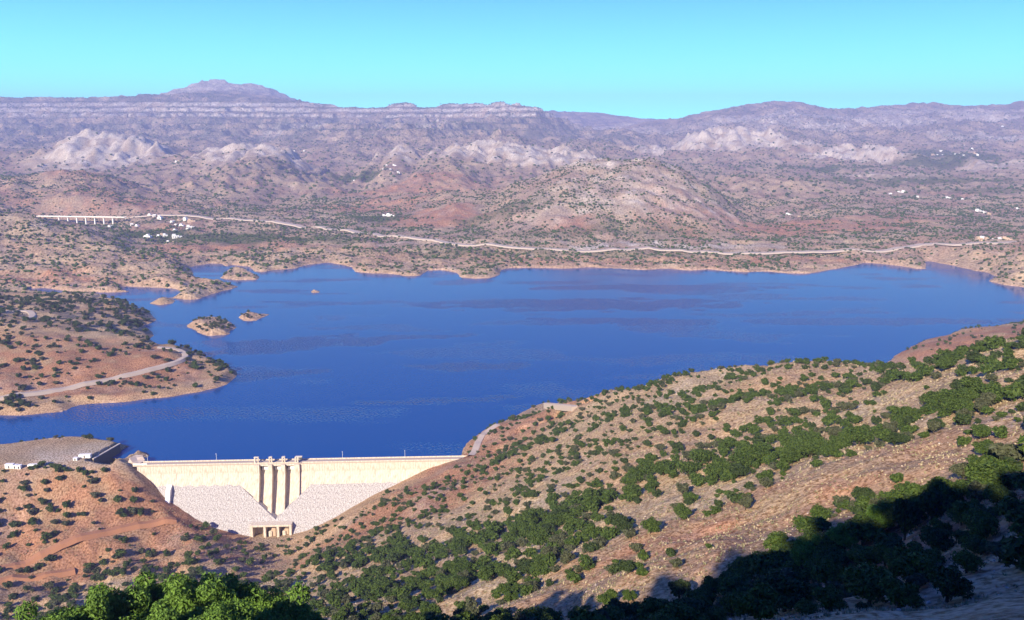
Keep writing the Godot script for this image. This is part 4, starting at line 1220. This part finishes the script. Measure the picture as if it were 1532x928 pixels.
func abutment_works() -> void:
	# wall of the intake channel
	var t := Vector2(-324, -662) - Vector2(-316, -712)
	var rw := base("retaining_wall", Vector3(-328.6, -6.0, -684), -atan2(t.y, t.x))
	tag(rw, "dark steep wall of the channel cut beside the levelled ground", "wall")
	for k in 4:
		obj("wall_panel", box(Vector3(-17 + 9.0 * k, -6, -0.5), Vector3(-8.03 + 9.0 * k, 13.2, 0.5), 0.08), mats.shade_dark_stone, rw)  # shade of the deep cut is painted into this wall colour
	obj("coping", box(Vector3(-17.2, 13.2, -0.7), Vector3(19.2, 13.8, 0.7), 0.08), mats.concrete, rw)
	# rock outcrop between channel and dam
	var rock := obj("rock_outcrop", boulder(5, 2.0), mats.stone)
	rock.position = Vector3(-301, 1.5, -674)
	rock.scale = Vector3(8, 5.5, 8)
	tag(rock, "pale broken rock outcrop at the end of the dam crest", "rock")
	# white huts, vans and low walls on the levelled ground
	var huts := [[-386.2, -645.1, 6.0, 3.2], [-381.9, -645.1, 2.6, 2.8], [-378.8, -645.1, 2.8, 2.8], [-370.3, -649.6, 8.0, 1.6], [-338.0, -665.8, 9.0, 2.6], [-342.8, -660.4, 3.0, 2.0]]
	var names := ["long white hut at the plateau edge above the scrubby slope", "small white hut in the middle of three on the plateau edge", "small white hut nearest the dam in the row of three", "low white wall piece beside the huts on the plateau", "white flat-roofed site cabin beside the bushes by the channel", "small white block next to the site cabin by the bushes"]
	for k in huts.size():
		var h: Array = huts[k]
		var x: float = h[0]
		var z: float = h[1]
		var o := base("site_hut", at_ground(x, z, 0.3), 0.08)
		tag(o, names[k], "hut" if k != 3 else "wall", "white site huts")
		obj("wall", box(Vector3(-h[2] / 2, 0, -1.5), Vector3(h[2] / 2, h[3], 1.5), 0.04), mats.whitewash, o)
		if k != 3:
			obj("roof", box(Vector3(-h[2] / 2 - 0.2, h[3], -1.7), Vector3(h[2] / 2 + 0.2, h[3] + 0.25, 1.7), 0.04), mats.whitewash, o)
			obj("door", box(Vector3(-0.5, 0.3, 1.47), Vector3(0.4, 2.2, 1.53)), mats.window_dark, o)
	# the ramp wall on the right bank
	var a := Vector2(30, -748)
	var b := Vector2(49, -664)
	var dir := b - a
	var o := base("ramp_wall", Vector3(a.x, 0, a.y), -atan2(dir.y, dir.x))
	tag(o, "straight pale concrete ramp running down the right bank to the lake", "ramp")
	var n := 20
	for k in n:
		var p := a.lerp(b, (k + 0.5) / n)
		var y := lerpf(27.0, maxf(51.0, ground(b.x, b.y)), (k + 0.5) / n)
		var l := dir.length() / n
		obj("ramp_slab", box(Vector3(l * k + 0.03, y - 3.5, -2.4), Vector3(l * (k + 1) - 0.03, y + 0.7, 2.4), 0.12), mats.track, o)
	# bank posts
	for k in 5:
		var x := 6.0 + 5.0 * k
		var z := -735.0 - 7.0 * k
		var q := obj("bank_post", box(Vector3(-0.18, 0, -0.18), Vector3(0.18, 2.2, 0.18), 0.04), mats.whitewash)
		q.position = at_ground(x, z, 0.3)
		tag(q, "small white marker post on the lake bank beside the dam", "post", "marker posts on the bank")


func house_mesh(v: int) -> ArrayMesh:
	var st := tool()
	var w: float = [9.0, 12.0, 7.0][v]
	add_box(st, Vector3(-w / 2, -3, -4), Vector3(w / 2, 3.6, 4), 0.05)
	for s in [[Vector3(-w / 2, 3.6, 3.7), Vector3(w / 2, 4.2, 4)], [Vector3(-w / 2, 3.6, -4), Vector3(w / 2, 4.2, -3.7)], [Vector3(-w / 2, 3.6, -3.69), Vector3(-w / 2 + 0.3, 4.2, 3.69)], [Vector3(w / 2 - 0.3, 3.6, -3.69), Vector3(w / 2, 4.2, 3.69)]]:
		add_box(st, s[0], s[1])
	if v != 2:
		add_box(st, Vector3(-w / 2 + 0.6, 3.6, -3.4), Vector3(0.5, 6.6, 2.0), 0.05)
	if v == 1:
		add_box(st, Vector3(w / 2 + 0.01, -3, -2.5), Vector3(w / 2 + 5, 2.8, 3.2), 0.05)
	return done(st)


func houses() -> void:
	var meshes := [house_mesh(0), house_mesh(1), house_mesh(2)]
	var r := RandomNumberGenerator.new()
	r.seed = 5
	var says := {"village": ["flat-roofed white village house beside the green fields behind the lake", "houses of the village by the green fields"],
		"farms": ["white farmhouse standing alone among the scrub hills beyond the lake", "scattered farmhouses beyond the lake"],
		"distant": ["tiny white house in the green valley below the mountains", "distant houses below the mountains"]}
	for key in says:
		var p := poly(HOUSES[key])
		for k in p.size():
			var v := r.randi_range(0, 2)
			var o := base("house", at_ground(p[k].x, p[k].y, 0.4), r.randf_range(-0.5, 0.5))
			var big: float = {"village": 1.15, "farms": 1.15, "distant": 1.5}[key]
			o.scale = Vector3.ONE * big * r.randf_range(0.8, 1.2)
			tag(o, says[key][0], "house", says[key][1])
			obj("wall", meshes[v], mats.whitewash if r.randf() < 0.8 else mats.ochre_wall, o)
			if key != "distant":
				var w: float = [9.0, 12.0, 7.0][v]
				obj("door", box(Vector3(-0.7, 0, 3.98), Vector3(0.7, 2.3, 4.05)), mats.window_dark, o)
				for s in [-1, 1]:
					obj("window", box(Vector3(s * w * 0.3 - 0.6, 1.2, 3.98), Vector3(s * w * 0.3 + 0.6, 2.4, 4.05)), mats.window_dark, o)


func viaduct() -> void:
	var a := Vector3(-1300.0, 31.5, -2500.0)
	var b := Vector3(-1085.0, 31.0, -2470.0)
	var d := b - a
	var o := base("viaduct", Vector3(a.x, 0, a.z), -atan2(d.z, d.x))
	tag(o, "long white road viaduct on slender piers behind the village hills", "bridge")
	var l := Vector2(d.x, d.z).length()
	obj("deck", box(Vector3(-40, 30.4, -5), Vector3(l + 10, 31.9, 5), 0.1), mats.concrete, o)
	for s in [-5.0, 4.6]:
		obj("rail", box(Vector3(-40, 31.9, s), Vector3(l + 10, 32.9, s + 0.4), 0.05), mats.whitewash, o)
	for k in 7:
		var u := l * (0.12 + 0.125 * k)
		var p := a + d * (u / l)
		var y := ground(p.x, p.z) - 2.0
		var pier := obj("pier", box(Vector3(u - 1.5, minf(y, 26.0), -2.0), Vector3(u + 1.5, 29.3, 2.0), 0.2), mats.whitewash, o)
		obj("cap", box(Vector3(u - 2.2, 29.3, -4.0), Vector3(u + 2.2, 30.39, 4.0), 0.1), mats.whitewash, pier)


# ---------------------------------------------------------------- plants and stones
func boulder(seed_: int, spread := 1.0) -> ArrayMesh:
	var r := RandomNumberGenerator.new()
	r.seed = seed_
	var st := tool()
	add_lump(st, Vector3.ZERO, Vector3(1, 0.8, 1), r, 0.35, [Color(0.55, 0.45, 0.36), Color(0.42, 0.32, 0.25)], 1)
	return done(st)


var ico_v := []
var ico_f := []


func icosahedron() -> void:
	var t := (1.0 + sqrt(5.0)) / 2.0
	for p in [[-1, t, 0], [1, t, 0], [-1, -t, 0], [1, -t, 0], [0, -1, t], [0, 1, t], [0, -1, -t], [0, 1, -t], [t, 0, -1], [t, 0, 1], [-t, 0, -1], [-t, 0, 1]]:
		ico_v.append(Vector3(p[0], p[1], p[2]).normalized())
	ico_f = [[0, 11, 5], [0, 5, 1], [0, 1, 7], [0, 7, 10], [0, 10, 11], [1, 5, 9], [5, 11, 4], [11, 10, 2], [10, 7, 6], [7, 1, 8], [3, 9, 4], [3, 4, 2], [3, 2, 6], [3, 6, 8], [3, 8, 9], [4, 9, 5], [2, 4, 11], [6, 2, 10], [8, 6, 7], [9, 8, 1]]


func add_lump(st: SurfaceTool, at: Vector3, size: Vector3, r: RandomNumberGenerator, rough: float, cols: Array, level := 0) -> void:
	# an uneven many-sided lump, each face with its own tone
	if ico_v.is_empty():
		icosahedron()
	var vs := ico_v.duplicate()
	var fs := ico_f.duplicate()
	if level > 0:
		var mid := {}
		var nf := []
		for f in fs:
			var m := []
			for k in 3:
				var key := Vector2i(mini(f[k], f[(k + 1) % 3]), maxi(f[k], f[(k + 1) % 3]))
				if not mid.has(key):
					mid[key] = vs.size()
					vs.append((vs[f[k]] + vs[f[(k + 1) % 3]]).normalized())
				m.append(mid[key])
			nf.append_array([[f[0], m[0], m[2]], [f[1], m[1], m[0]], [f[2], m[2], m[1]], m])
		fs = nf
	var vp := []
	for v in vs:
		vp.append(at + v * size * (1.0 + r.randf_range(-rough, rough)))
	for f in fs:
		var c: Color = cols[0].lerp(cols[1], r.randf())
		for k in [0, 2, 1]:
			st.set_smooth_group(-1)
			st.set_color(c)
			st.add_vertex(vp[f[k]])


func crown_lobes(r: RandomNumberGenerator, n: int, wide: float, high: float) -> Array:
	var l := []
	for k in n:
		var a := TAU * (k + r.randf_range(-0.3, 0.3)) / n * 2.4
		var q := sqrt((k + 0.3) / n) * wide * 0.68
		var y := high * (0.62 - 0.32 * (q / wide) ** 2) + r.randf_range(-0.1, 0.1) * high
		l.append([Vector3(cos(a) * q, y + r.randf_range(-0.08, 0.12) * high, sin(a) * q), wide * r.randf_range(0.2, 0.42)])
	return l


func add_leaves(st: SurfaceTool, lobes: Array, count: int, size: float, r: RandomNumberGenerator, cols: Array) -> void:
	var total := 0.0
	for l in lobes:
		total += l[1] * l[1]
	for l in lobes:
		var n := int(count * l[1] * l[1] / total)
		for k in n:
			var dir := Vector3(r.randfn(), r.randfn() + 0.25, r.randfn()).normalized()
			var p: Vector3 = l[0] + dir * Vector3(1, 0.82, 1) * l[1] * pow(r.randf(), 0.28) * r.randf_range(0.85, 1.12)
			var nrm := (dir * 0.8 + Vector3(r.randfn(), r.randfn() + 0.5, r.randfn()) * 0.6).normalized()
			var t := nrm.cross(Vector3(r.randfn(), r.randfn(), r.randfn())).normalized()
			var b := nrm.cross(t)
			var s := size * r.randf_range(0.6, 1.3)
			var c: Color = cols[0].lerp(cols[1], r.randf())
			var q := [p - t * s, p + b * s * 0.42 + nrm * s * 0.12, p + t * s, p - b * s * 0.42 + nrm * s * 0.12]
			for i in [0, 1, 2, 0, 2, 3]:
				st.set_smooth_group(-1)
				st.set_color(c)
				st.add_vertex(q[i])


func add_limb(st: SurfaceTool, a: Vector3, b: Vector3, ra: float, rb: float, color := Color.WHITE, sides := 6) -> void:
	var d := (b - a).normalized()
	var s := d.cross(Vector3.RIGHT if absf(d.x) < 0.8 else Vector3.FORWARD).normalized()
	var t := d.cross(s)
	for k in sides:
		var p := []
		for m in 2:
			var g := TAU * (k + m) / sides
			var o := s * cos(g) + t * sin(g)
			p.append_array([a + o * ra, b + o * rb])
		for i in [0, 1, 3, 0, 3, 2]:
			st.set_smooth_group(-1)
			st.set_color(color)
			st.add_vertex(p[i])


func trunk(st: SurfaceTool, lobes: Array, high: float, r: RandomNumberGenerator, color := Color.WHITE) -> void:
	var fork := Vector3(r.randf_range(-0.2, 0.2), high * 0.22, r.randf_range(-0.2, 0.2))
	add_limb(st, Vector3(0, -0.5, 0), fork, high * 0.05, high * 0.038, color, 7)
	for k in mini(lobes.size(), 7):
		var p: Vector3 = lobes[k][0]
		var m := fork.lerp(p, 0.5) + Vector3(r.randf_range(-0.2, 0.2), -0.1 * high, r.randf_range(-0.2, 0.2))
		add_limb(st, fork, m, high * 0.03, high * 0.019, color, 5)
		add_limb(st, m, p, high * 0.019, high * 0.007, color, 5)


const GREENS := [[Color(0.03, 0.055, 0.011), Color(0.08, 0.115, 0.022)], [Color(0.024, 0.042, 0.013), Color(0.056, 0.078, 0.023)], [Color(0.05, 0.058, 0.028), Color(0.095, 0.1, 0.05)], [Color(0.07, 0.135, 0.018), Color(0.15, 0.25, 0.04)]]


func plants() -> void:
	var r := RandomNumberGenerator.new()
	r.seed = 31
	# full trees: crown and trunk, three greens (argan green, dark green, grey green) and bright foliage
	var full := []
	for k in 10:
		var kind: int = [0, 0, 0, 0, 1, 1, 2, 2, 3, 3][k]
		var high := 5.0
		var wide: float = [3.0, 3.4, 2.6, 3.2, 2.8, 3.1, 2.3, 2.6, 3.0, 2.7][k]
		if kind == 3:
			high = 11.0
			wide *= 1.55
		var lobes := crown_lobes(r, [15, 18, 12, 16, 14, 15, 11, 12, 17, 16][k], wide, high)
		if kind < 3:
			lobes.append([Vector3(0, high * 0.42, 0), wide * 0.5])
		else:
			for q in 6:
				lobes.append([Vector3(r.randf_range(-1, 1) * wide * 0.6, high * r.randf_range(0.3, 0.95), r.randf_range(-1, 1) * wide * 0.6), wide * 0.3])
		var st := tool()
		add_leaves(st, lobes, 11000 if kind == 3 else 2600, 0.24 if kind == 3 else 0.29, r, GREENS[kind])
		var tk := tool()
		trunk(tk, lobes, high, r)
		full.append([done(st), done(tk), kind])
	# simpler ones for the hillsides farther off
	var mid := []
	for k in 5:
		var kind: int = [0, 0, 1, 1, 2][k]
		var lobes := crown_lobes(r, 9, 2.9, 4.6)
		lobes.append([Vector3(0, 1.9, 0), 1.7])
		var st := tool()
		add_leaves(st, lobes, 420, 0.62, r, GREENS[kind])
		trunk(st, lobes.slice(0, 3), 4.6, r, Color(0.12, 0.09, 0.07))
		mid.append(done(st))
	var far := []
	for k in 4:
		var st := tool()
		for q in 3:
			add_lump(st, Vector3(r.randf_range(-1.2, 1.2), 1.3 + r.randf_range(-0.2, 0.5), r.randf_range(-1.2, 1.2)), Vector3(1.9, 1.5, 1.9), r, 0.25, GREENS[k % 3])
		far.append(done(st))
	var tiny := []
	for k in 3:
		var st := tool()
		add_lump(st, Vector3(0, 1.4, 0), Vector3(3.0, 2.2, 3.0), r, 0.3, GREENS[k])
		tiny.append(done(st))

	var spots := []   # near plants: [apparent size, position, size, kind]
	var mid_t := [[], [], [], [], []]
	var far_t := [[], [], [], []]
	var tiny_t := [[], [], []]
	var step := 4.6
	var z := -95.0
	while z > -1330.0:
		var half := -z * 0.66 + 25.0
		var x := -half
		while x < half:
			var px := x + r.randf_range(-0.48, 0.48) * step
			var pz := z + r.randf_range(-0.48, 0.48) * step
			x += step
			var lot := r.randf()
			var v := n_veg.get_noise_2d(px, pz)
			var reg := region(px, pz)
			var dens := 0.36 + 0.55 * v
			if reg == 1 or reg == 7:
				dens = 0.27 + 0.12 * v + 0.2 * channel(5, px, pz)
			elif reg == 2:
				dens = 0.2 + 0.3 * v
			elif reg == 8:
				dens = 0.13 + 0.2 * v
			if pz > -178.0 and px > 15.0:
				dens = 0.62 + 0.4 * v
			dens += 0.2 * clampf(channel(4, px, pz), 0.0, 1.0) - 0.22 * channel(5, px, pz) - 0.06 * channel(2, px, pz)
			if lot > dens or blocked(px, pz):
				continue
			var y := ground(px, pz)
			if y < 2.2 and pz < -690.0:
				continue
			var wet := clampf(channel(4, px, pz), 0.0, 1.0)
			var size := r.randf_range(0.5, 1.0) * (1.0 + 0.45 * wet)
			if reg == 1 or reg == 2:
				size = r.randf_range(0.7, 1.5)
			elif pz > -420.0:
				size *= 1.2
			if r.randf() < 0.3:
				size *= 0.55
			var kind := 0 if r.randf() < 0.6 + 0.3 * wet else 2 if r.randf() < 0.5 else 1
			var p := Vector3(px, y - 0.15, pz)
			var dep := -pz * 0.98 + (260.0 - y) * 0.195
			if pz > -760.0 and absf(px) < dep * 0.56:
				spots.append([size / dep * (1.0 if in_frame(p + Vector3(0, 2, 0)) else 0.2), p, size, kind, r.randf() * TAU])
			else:
				mid_t[r.randi_range(0, 4)].append(place(p, size, r.randf() * TAU, r))
		z -= step
	for k in 16:
		var q := Vector2(lerpf(-372.0, -326.0, k / 15.0) + r.randf_range(-2, 2), -646.0 + r.randf_range(-3.0, 3.0))
		mid_t[k % 2].append(place(at_ground(q.x, q.y, 0.2), r.randf_range(0.5, 1.3), r.randf() * TAU, r))
	spots.sort_custom(func(a, b): return a[0] > b[0])
	for k in spots.size():
		var s: Array = spots[k]
		if k < 290:
			single_tree(full, s, r)
		else:
			mid_t[r.randi_range(0, 1) if s[3] == 0 else r.randi_range(2, 3) if s[3] == 1 else 4].append(place(s[1], s[2], s[4], r))
	print("near plants ", spots.size())
	# trees on the crest of the slope behind the viewer: their shadows break the shadow's edge
	for k in 90:
		var q := Vector2(r.randf_range(-125.0, 130.0), r.randf_range(46.0, 78.0))
		mid_t[k % 5].append(place(at_ground(q.x, q.y, 0.2), r.randf_range(0.9, 2.2), r.randf() * TAU, r))
	scatter(-1330.0, -3000.0, 8.6, far_t, r, 0.62, 1.3)
	scatter(-3000.0, -8600.0, 23.0, tiny_t, r, 0.55, 2.0)
	foreground_trees(full, r)
	many("hillside_shrubs", mid, mid_t, mats.leaf, "low dark green shrubs dotted over the hillsides round the dam")
	many("far_shrubs", far, far_t, mats.scrub, "dark shrubs dotted over the hills beyond the lake")
	many("mountain_scrub", tiny, tiny_t, mats.scrub, "dark scrub speckling the mountain slopes")
	stones(r)


func in_frame(p: Vector3) -> bool:
	var q := p - EYE
	var dep := -q.z * 0.98078 - q.y * 0.19509
	var up := q.y * 0.98078 - q.z * 0.19509
	return dep > 1.0 and absf(q.x / dep) < 0.585 and absf(up / dep) < 0.36


func blocked(x: float, z: float) -> bool:
	# keep plants off the dam, the cut, the roads and the level ground
	var q := Vector2(x + 296.0, z + 662.0).rotated(DAM_TURN)
	if q.x > -4.0 and q.x < 262.0 and q.y > -16.0 and q.y < (34.0 if q.x > 60 else 20.0):
		return true
	if z < -640.0 and z > -712.0 and x < -285.0 and channel(1, x, z) < 0.45:
		return true
	return near_path(x, z)


var path_cells := {}


func near_path(x: float, z: float) -> bool:
	if path_cells.is_empty():
		for k in PATHS:
			for p in smooth_path(PATHS[k], 3.0):
				path_cells[Vector2i(floori(p.x / 6.0), floori(p.y / 6.0))] = true
	return path_cells.has(Vector2i(floori(x / 6.0), floori(z / 6.0)))


func place(p: Vector3, s: float, turn: float, r: RandomNumberGenerator) -> Transform3D:
	return Transform3D(Basis(Vector3.UP, turn).scaled(Vector3(s, s * r.randf_range(0.75, 1.1), s)), p)


func scatter(z0: float, z1: float, step: float, lists: Array, r: RandomNumberGenerator, bushy: float, scale_: float) -> void:
	var z := z0
	while z > z1:
		var half := -z * 0.64
		var x := -half
		while x < half:
			var px := x + r.randf_range(-0.5, 0.5) * step
			var pz := z + r.randf_range(-0.5, 0.5) * step
			x += step
			var lot := r.randf()
			if lot > 0.95:
				continue
			var dens := bushy + 0.95 * n_veg.get_noise_2d(px * 0.5, pz * 0.5) + 0.6 * n_patch.get_noise_2d(px + 500.0, pz)
			dens += 0.8 * channel(4, px, pz) - 0.45 * channel(3, px, pz) - 0.3 * channel(2, px, pz) - 0.6 * channel(5, px, pz)
			if lot > dens or near_path(px, pz):
				continue
			var y := ground(px, pz)
			if y < 2.5:
				continue
			var s := (0.4 + 0.9 * pow(r.randf(), 1.6)) * scale_
			lists[r.randi_range(0, lists.size() - 1)].append(place(Vector3(px, y - 0.4 * scale_, pz), s, r.randf() * TAU, r))
		z -= step


func many(called: String, meshes: Array, lists: Array, material: Material, label: String) -> void:
	for k in meshes.size():
		if lists[k].is_empty():
			continue
		var mm := MultiMesh.new()
		mm.transform_format = MultiMesh.TRANSFORM_3D
		mm.mesh = meshes[k]
		mm.instance_count = lists[k].size()
		for i in lists[k].size():
			mm.set_instance_transform(i, lists[k][i])
		var o := MultiMeshInstance3D.new()
		o.name = numbered(called)
		o.multimesh = mm
		o.material_override = material
		add_child(o)
		tag(o, label, {"loose_stones": "stones", "dry_tufts": "grass"}.get(called, "shrubs"), "", "stuff")
		print(called, " ", lists[k].size())


func single_tree(full: Array, s: Array, r: RandomNumberGenerator) -> void:
	var p: Vector3 = s[1]
	var picks: Array = {0: [0, 1, 2, 3], 1: [4, 5], 2: [6, 7]}[s[3]]
	var v: int = picks[r.randi_range(0, picks.size() - 1)]
	var small: bool = s[2] < 0.5
	var o := base("shrub" if small else "hillside_tree", p, s[4])
	o.scale = Vector3(s[2], s[2] * r.randf_range(0.85, 1.1), s[2])
	var colour: String = ["fresh green", "dark green", "grey-green"][full[v][2]]
	var q := p - EYE
	var dep := -q.z * 0.98078 - q.y * 0.19509
	var sx := q.x / dep
	var sy := (q.y * 0.98078 - q.z * 0.19509) / dep
	var along: String = ["by the dam's foot", "under the dam's end", "under the ramp", "under mid-ridge", "under the ridge top", "near the headland", "at the view's edge"][clampi(int((sx + 0.26) / 0.12), 0, 6)]
	var where := "on the open slope"
	if channel(4, p.x, p.z) > 0.35:
		where = "in the dense tree belt"
	elif -p.z < 190.0 and sx > 0.1:
		where = "by the shaded corner"
	elif channel(5, p.x, p.z) > 0.2 or channel(2, p.x, p.z) > 0.4:
		where = "on bare reddish ground"
	where += ", " + ("upper slope, " if sy > -0.2 else "lower slope, " if sy < -0.29 else "") + along
	tag(o, "%s %s %s" % [("small " if small else "large " if s[2] > 1.1 else "") + colour, "bush" if small else "tree", where], "bush" if small else "tree", "bushes on the near hillside" if small else "trees on the near hillside")
	obj("trunk", full[v][1], mats.bark, o)
	obj("crown", full[v][0], mats.leaf, o)


func foreground_trees(full: Array, r: RandomNumberGenerator) -> void:
	# big bright trees along the lower edge of the view and in the shaded corner
	# x, distance, height of the tree top above the lake, width, which tree
	var list := [
		[-56.9, 100, 203.1, 1.0, 8, "bright green leafy tree, outermost at the lower corner by the red track"],
		[-55.0, 104, 203.9, 1.15, 9, "bright green leafy tree, second from the corner below the red track"],
		[-51.8, 108, 202.1, 1.1, 8, "bright green leafy tree rising in front of the red track's bend"],
		[-48.7, 112, 202.2, 1.25, 9, "tall bright green tree with the highest crown left of the bottom clump's middle"],
		[-41.9, 108, 203.9, 1.2, 8, "bright green tree in the middle of the bottom clump"],
		[-37.1, 112, 202.0, 1.2, 9, "bright green tree at the dam end of the bottom clump"],
		[-31.1, 108, 201.2, 1.05, 8, "bright green tree, lowest crown towards the hillside side of the bottom clump"],
		[-35.1, 98, 205.7, 1.0, 8, "dark leafy tree half hidden at the bottom edge of the clump"],
		[-43.6, 98, 204.7, 1.0, 9, "leafy tree at the very bottom edge in front of the clump"],
		[-27.7, 110, 197.9, 0.9, 9, "green tree at the bottom edge where the clump meets the hillside"],
		[65.6, 163, 184.9, 0.8, 9, "sunlit green tree standing in the shaded corner"],
		[56.8, 160, 183.8, 0.7, 8, "green tree beside the sunlit one in the shaded corner"],
		[73.3, 165, 185.7, 0.75, 8, "half shaded tree uphill of the sunlit one in the corner"],
		[75.9, 150, 199.5, 1.1, 4, "big dark tree at the top edge of the shaded corner"],
		[71.4, 150, 197.0, 0.9, 5, "dark tree hanging over the shadow's edge"],
	]
	for a in list:
		var x: float = a[0]
		var d: float = a[1]
		var top: float = a[2]
		var g := ground(x, -d)
		var high := 10.4 if a[4] > 7 else 5.2
		var s := clampf((top - g) / high, 0.6, 2.6)
		var o := base("leafy_tree", Vector3(x, g - 0.2, -d), r.randf() * TAU)
		o.scale = Vector3(a[3], s, a[3])
		tag(o, a[5], "tree", "leafy trees in the foreground")
		obj("trunk", full[a[4]][1], mats.bark, o)
		obj("crown", full[a[4]][0], mats.leaf, o)


func stones(r: RandomNumberGenerator) -> void:
	var shapes := []
	for k in 3:
		var st := tool()
		var c: Array = [[Color(0.5, 0.4, 0.3), Color(0.36, 0.27, 0.2)], [Color(0.45, 0.27, 0.18), Color(0.33, 0.18, 0.12)], [Color(0.6, 0.5, 0.4), Color(0.42, 0.34, 0.27)]][k]
		add_lump(st, Vector3.ZERO, Vector3(0.5, 0.32, 0.42), r, 0.3, c)
		shapes.append(done(st))
	var lists := [[], [], []]
	for k in 16000:
		var d := 90.0 + 600.0 * pow(r.randf(), 1.3)
		var x := r.randf_range(-0.62, 0.62) * d
		if n_veg.get_noise_2d(x * 1.7, -d * 1.7) + r.randf_range(-0.5, 0.5) < 0.0 or blocked(x, -d):
			continue
		var s := 0.25 + 0.7 * pow(r.randf(), 4.0)
		lists[r.randi_range(0, 2)].append(Transform3D(Basis.from_euler(Vector3(r.randf() * 0.5, r.randf() * TAU, r.randf() * 0.5)).scaled(Vector3.ONE * s), at_ground(x, -d)))
	# tufts of dry grass and thorn between the shrubs
	var tufts := []
	for k in 3:
		var st := tool()
		var c: Array = [[Color(0.38, 0.31, 0.19), Color(0.48, 0.39, 0.25)], [Color(0.2, 0.19, 0.1), Color(0.3, 0.27, 0.15)], [Color(0.14, 0.14, 0.075), Color(0.22, 0.2, 0.12)]][k]
		for b in 14:
			var a := r.randf() * TAU
			var f := Vector3(cos(a), 0, sin(a))
			var q := f * r.randf_range(0.05, 0.4)
			var tip := q + f * r.randf_range(0.1, 0.4) + Vector3(0, r.randf_range(0.35, 0.7), 0)
			var side := f.cross(Vector3.UP) * 0.13
			for v in [q - side, tip, q + side]:
				st.set_smooth_group(-1)
				st.set_color(c[0].lerp(c[1], r.randf()))
				st.add_vertex(v - Vector3(0, 0.1, 0))
		tufts.append(done(st))
	var where := [[], [], []]
	for k in 60000:
		var d := 90.0 + 610.0 * pow(r.randf(), 1.15)
		var x := r.randf_range(-0.62, 0.62) * d
		if n_veg.get_noise_2d(x * 2.3 + 50.0, -d * 2.3) + r.randf_range(-0.6, 0.6) < 0.0 or blocked(x, -d):
			continue
		where[0 if r.randf() < 0.5 else r.randi_range(1, 2)].append(Transform3D(Basis(Vector3.UP, r.randf() * TAU).scaled(Vector3.ONE * r.randf_range(0.5, 1.1) * clampf(0.5 + d / 500.0, 0.6, 1.4)), at_ground(x, -d)))
	many("dry_tufts", tufts, where, mats.scrub, "tufts of dry grass and thorn on the near slopes")
	many("loose_stones", shapes, lists, mats.stone, "loose pale stones strewn over the near hillside")
